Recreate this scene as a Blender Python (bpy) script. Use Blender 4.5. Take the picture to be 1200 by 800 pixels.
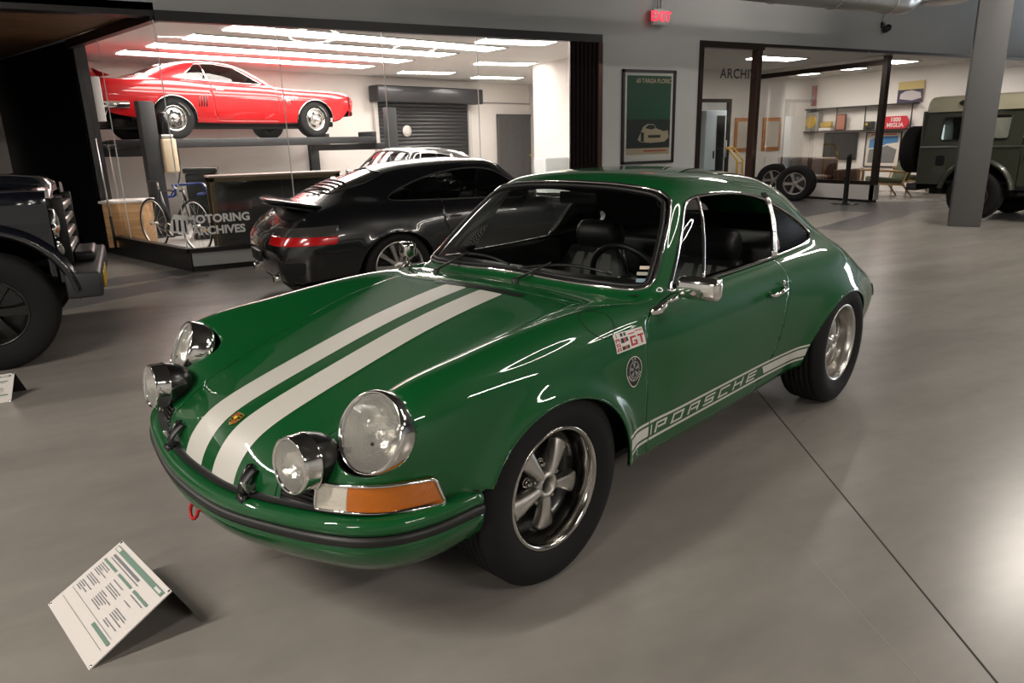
import bpy, bmesh, math, random
import numpy as np
from mathutils import Vector, Matrix
from mathutils.bvhtree import BVHTree
random.seed(7)
SC = bpy.context.scene
COL = SC.collection
for _o in list(bpy.data.objects):
    bpy.data.objects.remove(_o)

# ------------------------------------------------------------------ camera
# world: floor z = 0, +x runs along the display wall to the right, +y goes away towards it
YAW, PITCH, ROLL, CAMH, FPX = 3.9165, 0.2745, -0.0265, 1.415, 825.0
TH = math.radians(162.1822983)
def _cam():
    yaw = YAW - TH
    f = Vector((math.cos(PITCH)*math.cos(yaw), math.cos(PITCH)*math.sin(yaw), -math.sin(PITCH)))
    r = f.cross(Vector((0, 0, 1))).normalized()
    u = r.cross(f)
    c, s = math.cos(ROLL), math.sin(ROLL)
    r2, u2 = r*c + u*s, u*c - r*s
    cd = bpy.data.cameras.new('camera')
    cd.sensor_width = 36.0
    cd.lens = FPX/1200*36.0
    cd.clip_start = 0.05
    cd.clip_end = 200
    o = bpy.data.objects.new('camera', cd)
    m = Matrix((r2, u2, -f)).transposed().to_4x4()
    m.translation = (0, 0, CAMH)
    o.matrix_world = m
    COL.objects.link(o)
    SC.camera = o
    return r2, u2, f
CR, CU, CF = _cam()
def ray(px, py):
    return CF + CR*((px-600)/FPX) - CU*((py-400)/FPX)
def on_floor(px, py, z=0.0):
    d = ray(px, py)
    return Vector((0, 0, CAMH)) + d*((z-CAMH)/d.z)
def on_y(px, py, y):
    d = ray(px, py)
    return Vector((0, 0, CAMH)) + d*(y/d.y)
def on_x(px, py, x):
    d = ray(px, py)
    return Vector((0, 0, CAMH)) + d*(x/d.x)

# ------------------------------------------------------------------ view, world, lights
vs = SC.view_settings
vs.view_transform = 'Standard'
vs.look = 'None'
vs.gamma = 1.0
vs.use_curve_mapping = False
vs.exposure = 0.1
W = bpy.data.worlds.new('world')
SC.world = W
W.use_nodes = True
W.node_tree.nodes['Background'].inputs[0].default_value = (0.62, 0.74, 0.9, 1)
W.node_tree.nodes['Background'].inputs[1].default_value = 1.0
def area(name, loc, sx, sy, energy, col, rot=(0, 0, 0)):
    d = bpy.data.lights.new(name, 'AREA')
    d.shape = 'RECTANGLE'; d.size = sx; d.size_y = sy; d.energy = energy; d.color = col
    o = bpy.data.objects.new(name, d); o.location = loc; o.rotation_euler = rot
    COL.objects.link(o)
    return o
# hall ceiling lamps (high linear fixtures; last two added to brighten the car's side) and daylight from the glazed right-hand end of the hall
HALL_LAMPS = ((-5.6, 7.4, 'behind the black wagon'), (-3.8, 1.8, 'left of the green car'), (-5.5, -2.0, 'in the rear corner of the hall'), (10.5, 4.2, 'beside the grey column'), (2.0, -4.0, 'added behind the camera to brighten the green car'), (8.0, -3.0, 'added farther right behind the camera to brighten the green car'))
RING_LAMPS = ((4.3, 1.2, 3.9, .55, .15, 'beside the green car'), (7.0, .5, 3.8, .55, .1, 'far from any window'), (8.6, 6.8, 3.9, .55, .1, 'near the poster wall'))     # x, y, height, radius, tilt
for _x, _y, _ in HALL_LAMPS:
    area('hall_lamp_light', (_x, _y, 4.44), 2.4, .12, 250 if _x < -3 else 170, (1.0, .92, .83))
area('end_daylight', (25.8, 4.4, 1.8), 3.0, 2.4, 520, (.86, .93, 1.0), (0, math.radians(90), 0))

# ------------------------------------------------------------------ materials
MATS = {}
def mat(name, col, rough=0.5, metal=0.0, coat=0.0, spec=None, trans=0.0, emit=None, es=0.0, ior=None, bump=None, vary=None, alpha=None):
    """procedural principled material; bump=(scale,strength), vary=(scale,amount)"""
    if name in MATS:
        return MATS[name]
    m = bpy.data.materials.new(name)
    m.use_nodes = True
    nt = m.node_tree
    b = nt.nodes['Principled BSDF']
    if len(col) == 3:
        col = tuple(col) + (1,)
    b.inputs['Base Color'].default_value = col
    b.inputs['Roughness'].default_value = rough
    b.inputs['Metallic'].default_value = metal
    b.inputs['Coat Weight'].default_value = coat
    b.inputs['Coat Roughness'].default_value = 0.03
    if spec is not None:
        b.inputs['Specular IOR Level'].default_value = spec
    if trans:
        b.inputs['Transmission Weight'].default_value = trans
    if ior:
        b.inputs['IOR'].default_value = ior
    if emit:
        b.inputs['Emission Color'].default_value = tuple(emit) + (1,)
        b.inputs['Emission Strength'].default_value = es
    if bump or vary:
        tc = nt.nodes.new('ShaderNodeTexCoord')
    if bump:
        n = nt.nodes.new('ShaderNodeTexNoise')
        n.inputs['Scale'].default_value = bump[0]
        n.inputs['Detail'].default_value = 4
        nt.links.new(tc.outputs['Object'], n.inputs['Vector'])
        bp = nt.nodes.new('ShaderNodeBump')
        bp.inputs['Strength'].default_value = bump[1]
        bp.inputs['Distance'].default_value = 0.01
        nt.links.new(n.outputs['Fac'], bp.inputs['Height'])
        nt.links.new(bp.outputs['Normal'], b.inputs['Normal'])
    if vary:
        n = nt.nodes.new('ShaderNodeTexNoise')
        n.inputs['Scale'].default_value = vary[0]
        n.inputs['Detail'].default_value = 6
        nt.links.new(tc.outputs['Object'], n.inputs['Vector'])
        mx = nt.nodes.new('ShaderNodeMix')
        mx.data_type = 'RGBA'
        a = vary[1]
        mx.inputs['A'].default_value = tuple(max(0, c*(1-a)) for c in col[:3]) + (1,)
        mx.inputs['B'].default_value = tuple(min(1, c*(1+a)) for c in col[:3]) + (1,)
        nt.links.new(n.outputs['Fac'], mx.inputs['Factor'])
        nt.links.new(mx.outputs['Result'], b.inputs['Base Color'])
    MATS[name] = m
    return m
def glass_mat(name, tint=(1, 1, 1), rough=0.0, mirror=1.0):
    """thin pane: straight-through tinted transparency plus Fresnel reflection"""
    if name in MATS:
        return MATS[name]
    m = bpy.data.materials.new(name)
    m.use_nodes = True
    nt = m.node_tree
    nt.nodes.clear()
    out = nt.nodes.new('ShaderNodeOutputMaterial')
    tr = nt.nodes.new('ShaderNodeBsdfTransparent')
    tr.inputs[0].default_value = tuple(tint) + (1,)
    gl = nt.nodes.new('ShaderNodeBsdfGlossy')
    gl.inputs['Roughness'].default_value = rough
    gl.inputs[0].default_value = (mirror, mirror, mirror, 1)
    fr = nt.nodes.new('ShaderNodeFresnel')
    fr.inputs['IOR'].default_value = 1.5
    mx = nt.nodes.new('ShaderNodeMixShader')
    nt.links.new(fr.outputs[0], mx.inputs[0])
    nt.links.new(tr.outputs[0], mx.inputs[1])
    nt.links.new(gl.outputs[0], mx.inputs[2])
    nt.links.new(mx.outputs[0], out.inputs[0])
    MATS[name] = m
    return m

# ------------------------------------------------------------------ object helpers
def link(o, parent=None):
    COL.objects.link(o)
    if parent is not None:
        o.parent = parent
    return o
def tag(o, label=None, cat=None, group=None, kind=None):
    if label: o['label'] = label
    if cat: o['category'] = cat
    if group: o['group'] = group
    if kind: o['kind'] = kind
    return o
def empty(name, loc=(0, 0, 0), rz=0.0, label=None, cat=None, group=None):
    o = bpy.data.objects.new(name, None)
    o.empty_display_size = 0.1
    o.location = loc
    o.rotation_euler = (0, 0, rz)
    link(o)
    return tag(o, label, cat, group)
def copy_tree(o, parent=None):
    c = o.copy()
    COL.objects.link(c)
    c.parent = parent
    for ch in list(o.children):
        copy_tree(ch, c)
    return c
class MB:
    """collects polygons; build() links them as one mesh object"""
    def __init__(s):
        s.v = []; s.f = []; s.sm = []
    def add(s, vs, fs, smooth=False):
        o = len(s.v)
        s.v += [tuple(float(q) for q in p) for p in vs]
        s.f += [tuple(int(i)+o for i in f) for f in fs]
        s.sm += [smooth]*len(fs)
        return s
    def box(s, a, b, M=None, bev=0.0):
        (x0, y0, z0), (x1, y1, z1) = a, b
        x0, x1 = min(x0, x1), max(x0, x1); y0, y1 = min(y0, y1), max(y0, y1); z0, z1 = min(z0, z1), max(z0, z1)
        if bev <= 0:
            vs = [(x, y, z) for z in (z0, z1) for y in (y0, y1) for x in (x0, x1)]
            fs = [(0, 2, 3, 1), (4, 5, 7, 6), (0, 1, 5, 4), (2, 6, 7, 3), (0, 4, 6, 2), (1, 3, 7, 5)]
            sm = False
        else:
            bm = bmesh.new()
            bmesh.ops.create_cube(bm, size=1.0)
            for v in bm.verts:
                v.co = ((x0+x1)/2+v.co.x*(x1-x0), (y0+y1)/2+v.co.y*(y1-y0), (z0+z1)/2+v.co.z*(z1-z0))
            bmesh.ops.bevel(bm, geom=bm.edges[:], offset=min(bev, .49*min(x1-x0, y1-y0, z1-z0)), segments=2, profile=0.5, affect='EDGES')
            bm.verts.index_update()
            vs = [tuple(v.co) for v in bm.verts]
            fs = [tuple(v.index for v in f.verts) for f in bm.faces]
            bm.free()
            sm = True
        if M is not None:
            vs = [tuple(M @ Vector(p)) for p in vs]
        return s.add(vs, fs, sm)
    def tube(s, pts, r, n=8, closed=False, cap=True, flat=None):
        """tube along a polyline; r scalar or list"""
        P = [Vector(p) for p in pts]
        k = len(P)
        if not hasattr(r, '__len__'):
            r = [r]*k
        vs = []
        up = None
        for i in range(k):
            if closed:
                t = P[(i+1) % k]-P[i-1]
            else:
                t = P[min(i+1, k-1)]-P[max(i-1, 0)]
            t = t.normalized() if t.length > 1e-9 else Vector((1, 0, 0))
            if up is None:
                a = Vector((0, 0, 1)) if abs(t.z) < 0.9 else Vector((1, 0, 0))
                up = (a - t*a.dot(t)).normalized()
            else:
                up = (up - t*up.dot(t))
                up = up.normalized() if up.length > 1e-6 else t.orthogonal().normalized()
            sd = t.cross(up)
            for j in range(n):
                an = 2*math.pi*j/n
                vs.append(P[i] + (up*math.cos(an) + sd*math.sin(an))*r[i])
        fs = []
        m = k if closed else k-1
        for i in range(m):
            for j in range(n):
                a, b = i*n+j, i*n+(j+1) % n
                c, d = ((i+1) % k)*n+(j+1) % n, ((i+1) % k)*n+j
                fs.append((a, b, c, d))
        s.add(vs, fs, True)
        if cap and not closed:
            o = len(s.v)-len(vs)
            s.f.append(tuple(o+j for j in range(n-1, -1, -1))); s.sm.append(False)
            s.f.append(tuple(o+(k-1)*n+j for j in range(n))); s.sm.append(False)
        return s
    def lathe(s, prof, n=48, M=None, smooth=True, a0=0.0, a1=2*math.pi):
        """profile [(r,h)] turned round the local +z axis"""
        full = abs(a1-a0-2*math.pi) < 1e-6
        m = n if full else n+1
        vs = []
        for j in range(m):
            an = a0+(a1-a0)*j/n
            for r, h in prof:
                vs.append(Vector((r*math.cos(an), r*math.sin(an), h)))
        if M is not None:
            vs = [M @ v for v in vs]
        k = len(prof)
        fs = []
        for j in range(n):
            j2 = (j+1) % m
            for i in range(k-1):
                fs.append((j*k+i, j2*k+i, j2*k+i+1, j*k+i+1))
        return s.add(vs, fs, smooth)
    def prism(s, poly, h0, h1, M=None, smooth=False):
        """polygon [(x,y)] extruded h0..h1 along local z"""
        k = len(poly)
        vs = [Vector((x, y, h0)) for x, y in poly] + [Vector((x, y, h1)) for x, y in poly]
        if M is not None:
            vs = [M @ v for v in vs]
        fs = [tuple(range(k-1, -1, -1)), tuple(range(k, 2*k))]
        fs += [(i, (i+1) % k, k+(i+1) % k, k+i) for i in range(k)]
        return s.add(vs, fs, smooth)
    def grid(s, G, smooth=True, flip=False):
        nu, nv = len(G), len(G[0])
        vs = [p for r in G for p in r]
        fs = []
        for i in range(nu-1):
            for j in range(nv-1):
                f = (i*nv+j, (i+1)*nv+j, (i+1)*nv+j+1, i*nv+j+1)
                fs.append(f[::-1] if flip else f)
        return s.add(vs, fs, smooth)
    def mesh(s, name):
        me = bpy.data.meshes.new(name)
        me.from_pydata(s.v, [], s.f)
        me.polygons.foreach_set('use_smooth', s.sm)
        me.update()
        return me
    def build(s, name, m, parent=None, loc=None, wn=False):
        me = s.mesh(name)
        bm = bmesh.new(); bm.from_mesh(me)
        bmesh.ops.remove_doubles(bm, verts=bm.verts, dist=1e-5)
        bmesh.ops.recalc_face_normals(bm, faces=bm.faces)
        bm.to_mesh(me); bm.free()
        o = bpy.data.objects.new(name, me)
        me.materials.append(m)
        if loc is not None:
            o.location = loc
        return link(o, parent)
def RX(a): return Matrix.Rotation(a, 4, 'X')
def RY(a): return Matrix.Rotation(a, 4, 'Y')
def RZ(a): return Matrix.Rotation(a, 4, 'Z')
def T(x, y, z): return Matrix.Translation((x, y, z))
def spline(pts, n, closed=False):
    """centripetal-ish Catmull-Rom through pts, n samples per span"""
    P = [np.array(p, float) for p in pts]
    k = len(P)
    out = []
    m = k if closed else k-1
    for i in range(m):
        if closed:
            p0, p1, p2, p3 = P[i-1], P[i], P[(i+1) % k], P[(i+2) % k]
        else:
            p1, p2 = P[i], P[i+1]
            p0 = P[i-1] if i > 0 else 2*p1-p2
            p3 = P[i+2] if i+2 < k else 2*p2-p1
        for j in range(n):
            t = j/n
            out.append(.5*((2*p1)+(-p0+p2)*t+(2*p0-5*p1+4*p2-p3)*t*t+(-p0+3*p1-3*p2+p3)*t**3))
    if not closed:
        out.append(P[-1])
    return out
def rounded(poly, r, n=6):
    """polygon with rounded corners; r scalar or per-corner list"""
    k = len(poly); out = []
    for i in range(k):
        p = np.array(poly[i], float); a = np.array(poly[i-1], float); b = np.array(poly[(i+1) % k], float)
        rr = r[i] if hasattr(r, '__len__') else r
        if rr <= 0:
            out.append(p); continue
        da, db = (a-p), (b-p)
        la, lb = np.linalg.norm(da), np.linalg.norm(db)
        da, db = da/la, db/lb
        ang = math.acos(max(-1, min(1, float(da @ db))))
        d = min(rr/math.tan(ang/2), .48*la, .48*lb)
        s0, s1 = p+da*d, p+db*d
        for j in range(n+1):
            t = j/n
            out.append((1-t)**2*s0+2*t*(1-t)*p+t*t*s1)
    return [tuple(q) for q in out]

# ------------------------------------------------------------------ surface kit: B-spline bodies that are cut by outlines
def _bs(ctrl, n):
    """uniform cubic B-spline along axis 0, end-clamped, n samples per span"""
    P = np.concatenate([[2*ctrl[0]-ctrl[1]], ctrl, [2*ctrl[-1]-ctrl[-2]]])
    k = len(ctrl)-1
    ts = np.linspace(0, 1, n, endpoint=False)
    B = np.stack([(1-ts)**3, 3*ts**3-6*ts**2+4, -3*ts**3+3*ts**2+3*ts+1, ts**3], 1)/6
    out = []
    for i in range(k):
        out.append(np.tensordot(B, P[i:i+4], 1))
    out.append(((P[-3]+4*P[-2]+P[-1])/6)[None])
    return np.concatenate(out)
def _sharpen(N, a, axis):
    N = np.moveaxis(N, axis, 0)
    d = np.zeros_like(N)
    d[1:-1] = (N[:-2]-2*N[1:-1]+N[2:])/6
    N = N - a*d
    return np.moveaxis(N, 0, axis)
class Shell:
    """full-width surface from a half control net rows x cols x 3 (last column on y = 0)"""
    def __init__(s, half, nu=10, nv=8, su=.9, sv=.7, mirror=True, disp=None):
        H = np.array(half, float)
        if mirror:
            Rr = H[:, -2::-1].copy(); Rr[..., 1] *= -1
            N = np.concatenate([H, Rr], 1)
        else:
            N = H
        N = _sharpen(N, su, 0); N = _sharpen(N, sv, 1)
        G = _bs(N, nu)
        G = np.moveaxis(_bs(np.moveaxis(G, 1, 0), nv), 0, 1)
        if disp is not None:
            G = disp(G)
        s.G = G
        nu_, nv_ = G.shape[:2]
        du = np.gradient(G, axis=0); dv = np.gradient(G, axis=1)
        nn = np.cross(du, dv)
        nn /= np.linalg.norm(nn, axis=2, keepdims=True)+1e-12
        s.sgn = 1.0
        c = nn[nu_//2, nv_//2]
        if c[2] < 0:
            nn = -nn; s.sgn = -1.0
        s.N = nn
        s.V = np.concatenate([G.reshape(-1, 3), nn.reshape(-1, 3)], 1)
        idx = np.arange(nu_*nv_).reshape(nu_, nv_)
        q = np.stack([idx[:-1, :-1], idx[1:, :-1], idx[1:, 1:], idx[:-1, 1:]], -1).reshape(-1, 4)
        if s.sgn < 0:
            q = q[:, ::-1]
        s.F = [tuple(int(i) for i in r) for r in q]
        s.bvh = BVHTree.FromPolygons([Vector(p) for p in s.V[:, :3]], s.F)
    def hit(s, o, d):
        l, n, i, _ = s.bvh.ray_cast(Vector(o), Vector(d))
        if l is None:
            return None, None
        if n.dot(Vector(d)) > 0:
            n = -n
        return l, n
    def side(s, x, z, sg=1):
        return s.hit((x, 3*sg, z), (0, -sg, 0))
    def front(s, y, z):
        return s.hit((3, y, z), (-1, 0, 0))
    def back(s, y, z):
        return s.hit((-8, y, z), (1, 0, 0))
    def top(s, x, y):
        return s.hit((x, y, 4), (0, 0, -1))
def clip(M, val):
    """keep the part of (V,F) where val > 0; val is a function of the vertex array or an array"""
    V, F = M
    if len(V) == 0:
        return M
    v = val(V) if callable(val) else val
    V = list(V)
    base = len(V)
    ins = v > 0
    vl = v.tolist(); il = ins.tolist()
    cut = {}
    out = []
    for f in F:
        k = [il[i] for i in f]
        if all(k):
            out.append(f); continue
        if not any(k):
            continue
        g = []
        m = len(f)
        for a in range(m):
            i, j = f[a], f[(a+1) % m]
            if il[i]:
                g.append(i)
            if il[i] != il[j]:
                key = (i, j) if i < j else (j, i)
                c = cut.get(key)
                if c is None:
                    t = vl[i]/(vl[i]-vl[j])
                    V.append(V[i]*(1-t)+V[j]*t)
                    c = len(V)-1
                    cut[key] = c
                g.append(c)
        if len(g) >= 3:
            out.append(tuple(g))
    V = np.array(V)
    used = np.zeros(len(V), bool)
    for f in out:
        for i in f:
            used[i] = True
    mp = np.cumsum(used)-1
    mp = mp.tolist()
    return V[used], [tuple(mp[i] for i in f) for f in out]
def sdf(poly, ax=(0, 2)):
    """signed distance (positive inside) of the vertices to a 2-D outline in the plane of axes ax"""
    P = np.array(poly, float)
    A = P; B = np.roll(P, -1, 0)
    def fn(V):
        X = V[:, list(ax)]
        d = np.full(len(X), 1e9)
        ins = np.zeros(len(X), bool)
        for a, b in zip(A, B):
            e = b-a
            w = X-a
            L = e @ e
            if L < 1e-14:
                continue
            t = np.clip((w @ e)/L, 0, 1)
            q = w-t[:, None]*e
            d = np.minimum(d, (q*q).sum(1))
            c1 = (a[1] <= X[:, 1]) != (b[1] <= X[:, 1])
            if c1.any():
                xi = a[0]+(X[:, 1]-a[1])*e[0]/(e[1] if abs(e[1]) > 1e-12 else 1e-12)
                ins ^= c1 & (X[:, 0] < xi)
        d = np.sqrt(d)
        return np.where(ins, d, -d)
    return fn
def patch(M, name, m, parent, off=0.0, solid=0.0):
    """mesh object from (V,F); off pushes it along its normals, solid gives it thickness inwards"""
    V, F = M
    if len(V) == 0:
        return None
    P = V[:, :3]+V[:, 3:6]/(np.linalg.norm(V[:, 3:6], axis=1, keepdims=True)+1e-9)*off
    me = bpy.data.meshes.new(name)
    me.from_pydata(P.tolist(), [], F)
    me.polygons.foreach_set('use_smooth', [True]*len(F))
    me.materials.append(m)
    me.update()
    o = bpy.data.objects.new(name, me)
    link(o, parent)
    if solid:
        md = o.modifiers.new('s', 'SOLIDIFY')
        md.thickness = solid; md.offset = -1.0
        md.use_even_offset = False
    return o
def text_mesh(txt, size, name='text', bold=0.0, shear=0.0, spacing=1.0):
    """flat letters as (verts, faces), centred, in the xy plane"""
    cu = bpy.data.curves.new(name, 'FONT')
    cu.body = txt; cu.size = size; cu.align_x = 'CENTER'; cu.align_y = 'CENTER'
    cu.offset = bold; cu.shear = shear; cu.space_character = spacing
    cu.resolution_u = 3
    o = bpy.data.objects.new(name, cu)
    COL.objects.link(o)
    dg = bpy.context.evaluated_depsgraph_get()
    me = bpy.data.meshes.new_from_object(o.evaluated_get(dg))
    vs = [tuple(v.co) for v in me.vertices]; fs = [tuple(p.vertices) for p in me.polygons]
    bpy.data.objects.remove(o); bpy.data.curves.remove(cu); bpy.data.meshes.remove(me)
    return vs, fs
def text_obj(txt, size, M, m, name, parent=None, bold=0.0, depth=0.0, spacing=1.0, shear=0.0):
    vs, fs = text_mesh(txt, size, bold=bold, spacing=spacing, shear=shear)
    mb = MB()
    mb.add([M @ Vector(v) for v in vs], fs)
    me = mb.mesh(name)
    me.materials.append(m)
    o = bpy.data.objects.new(name, me)
    return link(o, parent)
# shared materials
M_GREEN = mat('green paint', (0.001, 0.076, 0.016), 0.5, coat=1.0, spec=0.15)
M_WHITE = mat('white vinyl', (0.62, 0.60, 0.55), 0.4, coat=0.6)
M_CHROME = mat('chrome', (0.82, 0.80, 0.77), 0.08, 1.0)
M_DKCHROME = mat('dark chrome', (0.45, 0.43, 0.40), 0.15, 1.0)
M_ALU = mat('brushed aluminium', (0.62, 0.60, 0.57), 0.3, 1.0, bump=(300, 0.05))
M_RUBBER = mat('tyre rubber', (0.007, 0.007, 0.007), 0.8, spec=.3, bump=(180, 0.1))
M_BLACK = mat('black plastic', (0.008, 0.008, 0.008), 0.45)
M_SATIN = mat('satin black', (0.006, 0.006, 0.006), 0.28, coat=0.3)
M_DARK = mat('inner shadow black', (0.004, 0.004, 0.004), 0.9)
M_LEATHER = mat('black leather', (0.010, 0.010, 0.011), 0.42, bump=(220, 0.12))
M_CARGLASS = glass_mat('car glass', (0.70, 0.74, 0.72))
M_LENS = mat('clear lens glass', (0.95, 0.95, 0.92), 0.05, trans=0.9, ior=1.3)
M_REFL = mat('lamp reflector', (0.85, 0.83, 0.78), 0.12, 1.0, bump=(60, 0.25))
M_AMBER = mat('amber lens', (0.50, 0.13, 0.005), 0.15, coat=0.6, bump=(70, .2))
M_RED = mat('red lens', (0.35, 0.006, 0.008), 0.15, coat=0.8)
M_REDPAINT = mat('red enamel', (0.45, 0.01, 0.012), 0.35)
M_GOLD = mat('badge gold', (0.65, 0.45, 0.10), 0.3, 0.8)
# ------------------------------------------------------------------ the setting
YW = 9.35                 # main display wall
HEAD = 2.93               # underside of its header
CEIL = 3.05               # ceiling of the display room
HALL = 4.6                # ceiling of the hall
RET = (Vector((.55, YW, 0)), Vector((-.40, 12.05, 0)), Vector((-1.75, 15.3, 0)))   # glass return, its end, end of the black wall
def S_(o):
    o['kind'] = 'structure'; return o
def wall_mat(name, col, rough=.75, amt=.05):
    return mat(name, col, rough, bump=(40, .04), vary=(1.3, amt))
def floor_mat():
    m = bpy.data.materials.new('polished concrete'); m.use_nodes = True
    nt = m.node_tree; b = nt.nodes['Principled BSDF']
    tc = nt.nodes.new('ShaderNodeTexCoord')
    n1 = nt.nodes.new('ShaderNodeTexNoise'); n1.inputs['Scale'].default_value = .55; n1.inputs['Detail'].default_value = 9; n1.inputs['Roughness'].default_value = .62
    n2 = nt.nodes.new('ShaderNodeTexNoise'); n2.inputs['Scale'].default_value = 9; n2.inputs['Detail'].default_value = 8
    mp = nt.nodes.new('ShaderNodeMapping'); mp.inputs['Scale'].default_value = (1, 3.2, 1); mp.inputs['Rotation'].default_value = (0, 0, .5)
    cr = nt.nodes.new('ShaderNodeValToRGB')
    cr.color_ramp.elements[0].position = .30; cr.color_ramp.elements[0].color = (.205, .191, .171, 1)
    cr.color_ramp.elements[1].position = .72; cr.color_ramp.elements[1].color = (.300, .280, .253, 1)
    mx = nt.nodes.new('ShaderNodeMix'); mx.data_type = 'RGBA'; mx.blend_type = 'MULTIPLY'; mx.inputs['Factor'].default_value = .14
    cr2 = nt.nodes.new('ShaderNodeValToRGB'); cr2.color_ramp.elements[0].position = .35; cr2.color_ramp.elements[0].color = (.72, .71, .70, 1); cr2.color_ramp.elements[1].position = .6
    rr = nt.nodes.new('ShaderNodeMapRange'); rr.inputs['To Min'].default_value = .25; rr.inputs['To Max'].default_value = .30
    bp = nt.nodes.new('ShaderNodeBump'); bp.inputs['Strength'].default_value = .006; bp.inputs['Distance'].default_value = .01
    L = nt.links.new
    L(tc.outputs['Object'], mp.inputs['Vector']); L(mp.outputs[0], n1.inputs['Vector']); L(tc.outputs['Object'], n2.inputs['Vector'])
    L(n1.outputs['Fac'], cr.inputs[0]); L(n2.outputs['Fac'], cr2.inputs[0]); L(cr.outputs[0], mx.inputs['A']); L(cr2.outputs[0], mx.inputs['B'])
    L(mx.outputs['Result'], b.inputs['Base Color']); b.inputs['Roughness'].default_value = .27
    b.inputs['Specular IOR Level'].default_value = .55
    return m
M_FLOOR = floor_mat()
M_WALL = wall_mat('grey painted wall', (.43, .44, .44))
M_WHITEWALL = wall_mat('white painted wall', (.74, .70, .66))
M_OFFICE = wall_mat('office cream wall', (.72, .68, .63))
M_NICHE = mat('black panelled wall', (.006, .0065, .008), .42, vary=(.8, .3))
M_FRAME = mat('black window frame', (.008, .007, .007), .4)
M_BRONZE = mat('dark bronze frame', (.035, .024, .019), .35, .6)
M_GLASS = glass_mat('shop window glass', (.96, .97, .96))
M_CEIL = wall_mat('acoustic ceiling tile', (.62, .60, .57), .9, .06)
M_HALLCEIL = wall_mat('dark exposed ceiling', (.055, .055, .057), .9)
def wood_mat(name, a, b_, scale=6, ang=0.0):
    m = bpy.data.materials.new(name); m.use_nodes = True
    nt = m.node_tree; b = nt.nodes['Principled BSDF']; b.inputs['Roughness'].default_value = .5
    tc = nt.nodes.new('ShaderNodeTexCoord'); mp = nt.nodes.new('ShaderNodeMapping')
    mp.inputs['Scale'].default_value = (1, 12, 12); mp.inputs['Rotation'].default_value = (0, 0, ang)
    n = nt.nodes.new('ShaderNodeTexNoise'); n.inputs['Scale'].default_value = scale*.3; n.inputs['Detail'].default_value = 7
    cr = nt.nodes.new('ShaderNodeValToRGB')
    cr.color_ramp.elements[0].position = .3; cr.color_ramp.elements[0].color = tuple(a)+(1,)
    cr.color_ramp.elements[1].position = .7; cr.color_ramp.elements[1].color = tuple(b_)+(1,)
    nt.links.new(tc.outputs['Object'], mp.inputs['Vector']); nt.links.new(mp.outputs[0], n.inputs['Vector']); nt.links.new(n.outputs['Fac'], cr.inputs[0]); nt.links.new(cr.outputs[0], b.inputs['Base Color'])
    return m
M_SOFFIT = wood_mat('walnut soffit boards', (.10, .048, .022), (.22, .115, .058))
M_PLY = wood_mat('birch plywood', (.42, .22, .09), (.62, .38, .18))

def slab(name, poly, z0, z1, m, kind=True, parent=None):
    o = MB().prism(poly, z0, z1).build(name, m, parent)
    return S_(o) if kind else o
def wall_between(name, a, b, t, z0, z1, m, parent=None):
    """vertical wall from a to b (plan), thickness t to the left of a->b"""
    a = Vector((a[0], a[1])); b = Vector((b[0], b[1])); d = (b-a).normalized(); n = Vector((-d.y, d.x))*t
    return MB().prism([tuple(a), tuple(b), tuple(b+n), tuple(a+n)], z0, z1).build(name, m, parent)

floor_o = slab('floor', [(-9, -7), (26, -7), (26, 24), (-9, 24)], -.2, 0, M_FLOOR)
# saw-cut joints in the concrete
M_JOINT = mat('floor joint filler', (.035, .031, .028), .8)
def strip_floor(name, a, b, w, z, m, parent=floor_o, w2=None):
    a = Vector((a[0], a[1])); b = Vector((b[0], b[1])); d = (b-a).normalized(); n = Vector((-d.y, d.x))*(w/2)
    return MB().prism([tuple(a-n), tuple(b-n), tuple(b+n), tuple(a+n)], -.002, z).build(name, m, parent)
strip_floor('floor_joint', (3.35, 3.25), (1.55, .30), .007, .0006, M_JOINT)
strip_floor('floor_joint', (1.90, 1.42), (1.60, .70), .003, .0005, mat('hairline joint', (.30, .28, .25), .7))
# tiled border bands in front of the shop windows
M_TDARK = mat('slate border tile', (.115, .110, .112), .34, vary=(2.0, .15), bump=(60, .05))
M_TLIGHT = mat('pale border tile', (.34, .32, .285), .32, vary=(2.0, .12))
def quad_floor(name, px, z, m):
    return MB().prism([tuple(on_floor(*p)[:2]) for p in px], -.002, z).build(name, m, floor_o)
quad_floor('border_band', [(1000, 271), (1092, 243), (1100, 236), (900, 236), (880, 262)], .0008, M_TDARK)
quad_floor('border_band', [(880, 284), (960, 266), (1022, 249), (984, 247), (900, 262), (850, 278)], .0014, M_TLIGHT)
quad_floor('border_band', [(60, 366), (245, 329), (245, 320), (60, 350)], .0008, M_TDARK)
quad_floor('border_band', [(60, 345), (262, 316), (262, 310), (60, 334)], .0008, M_TDARK)

# main wall: header, pier with the poster, right-hand header
S_(MB().box((-9, YW, HEAD), (26, YW+.25, HALL)).build('wall_front', M_WALL))
XP0, XP1 = 6.56, 8.50
S_(MB().box((XP0, YW, 0), (XP1, YW+.25, HEAD)).build('wall_pier', M_WALL))
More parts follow.
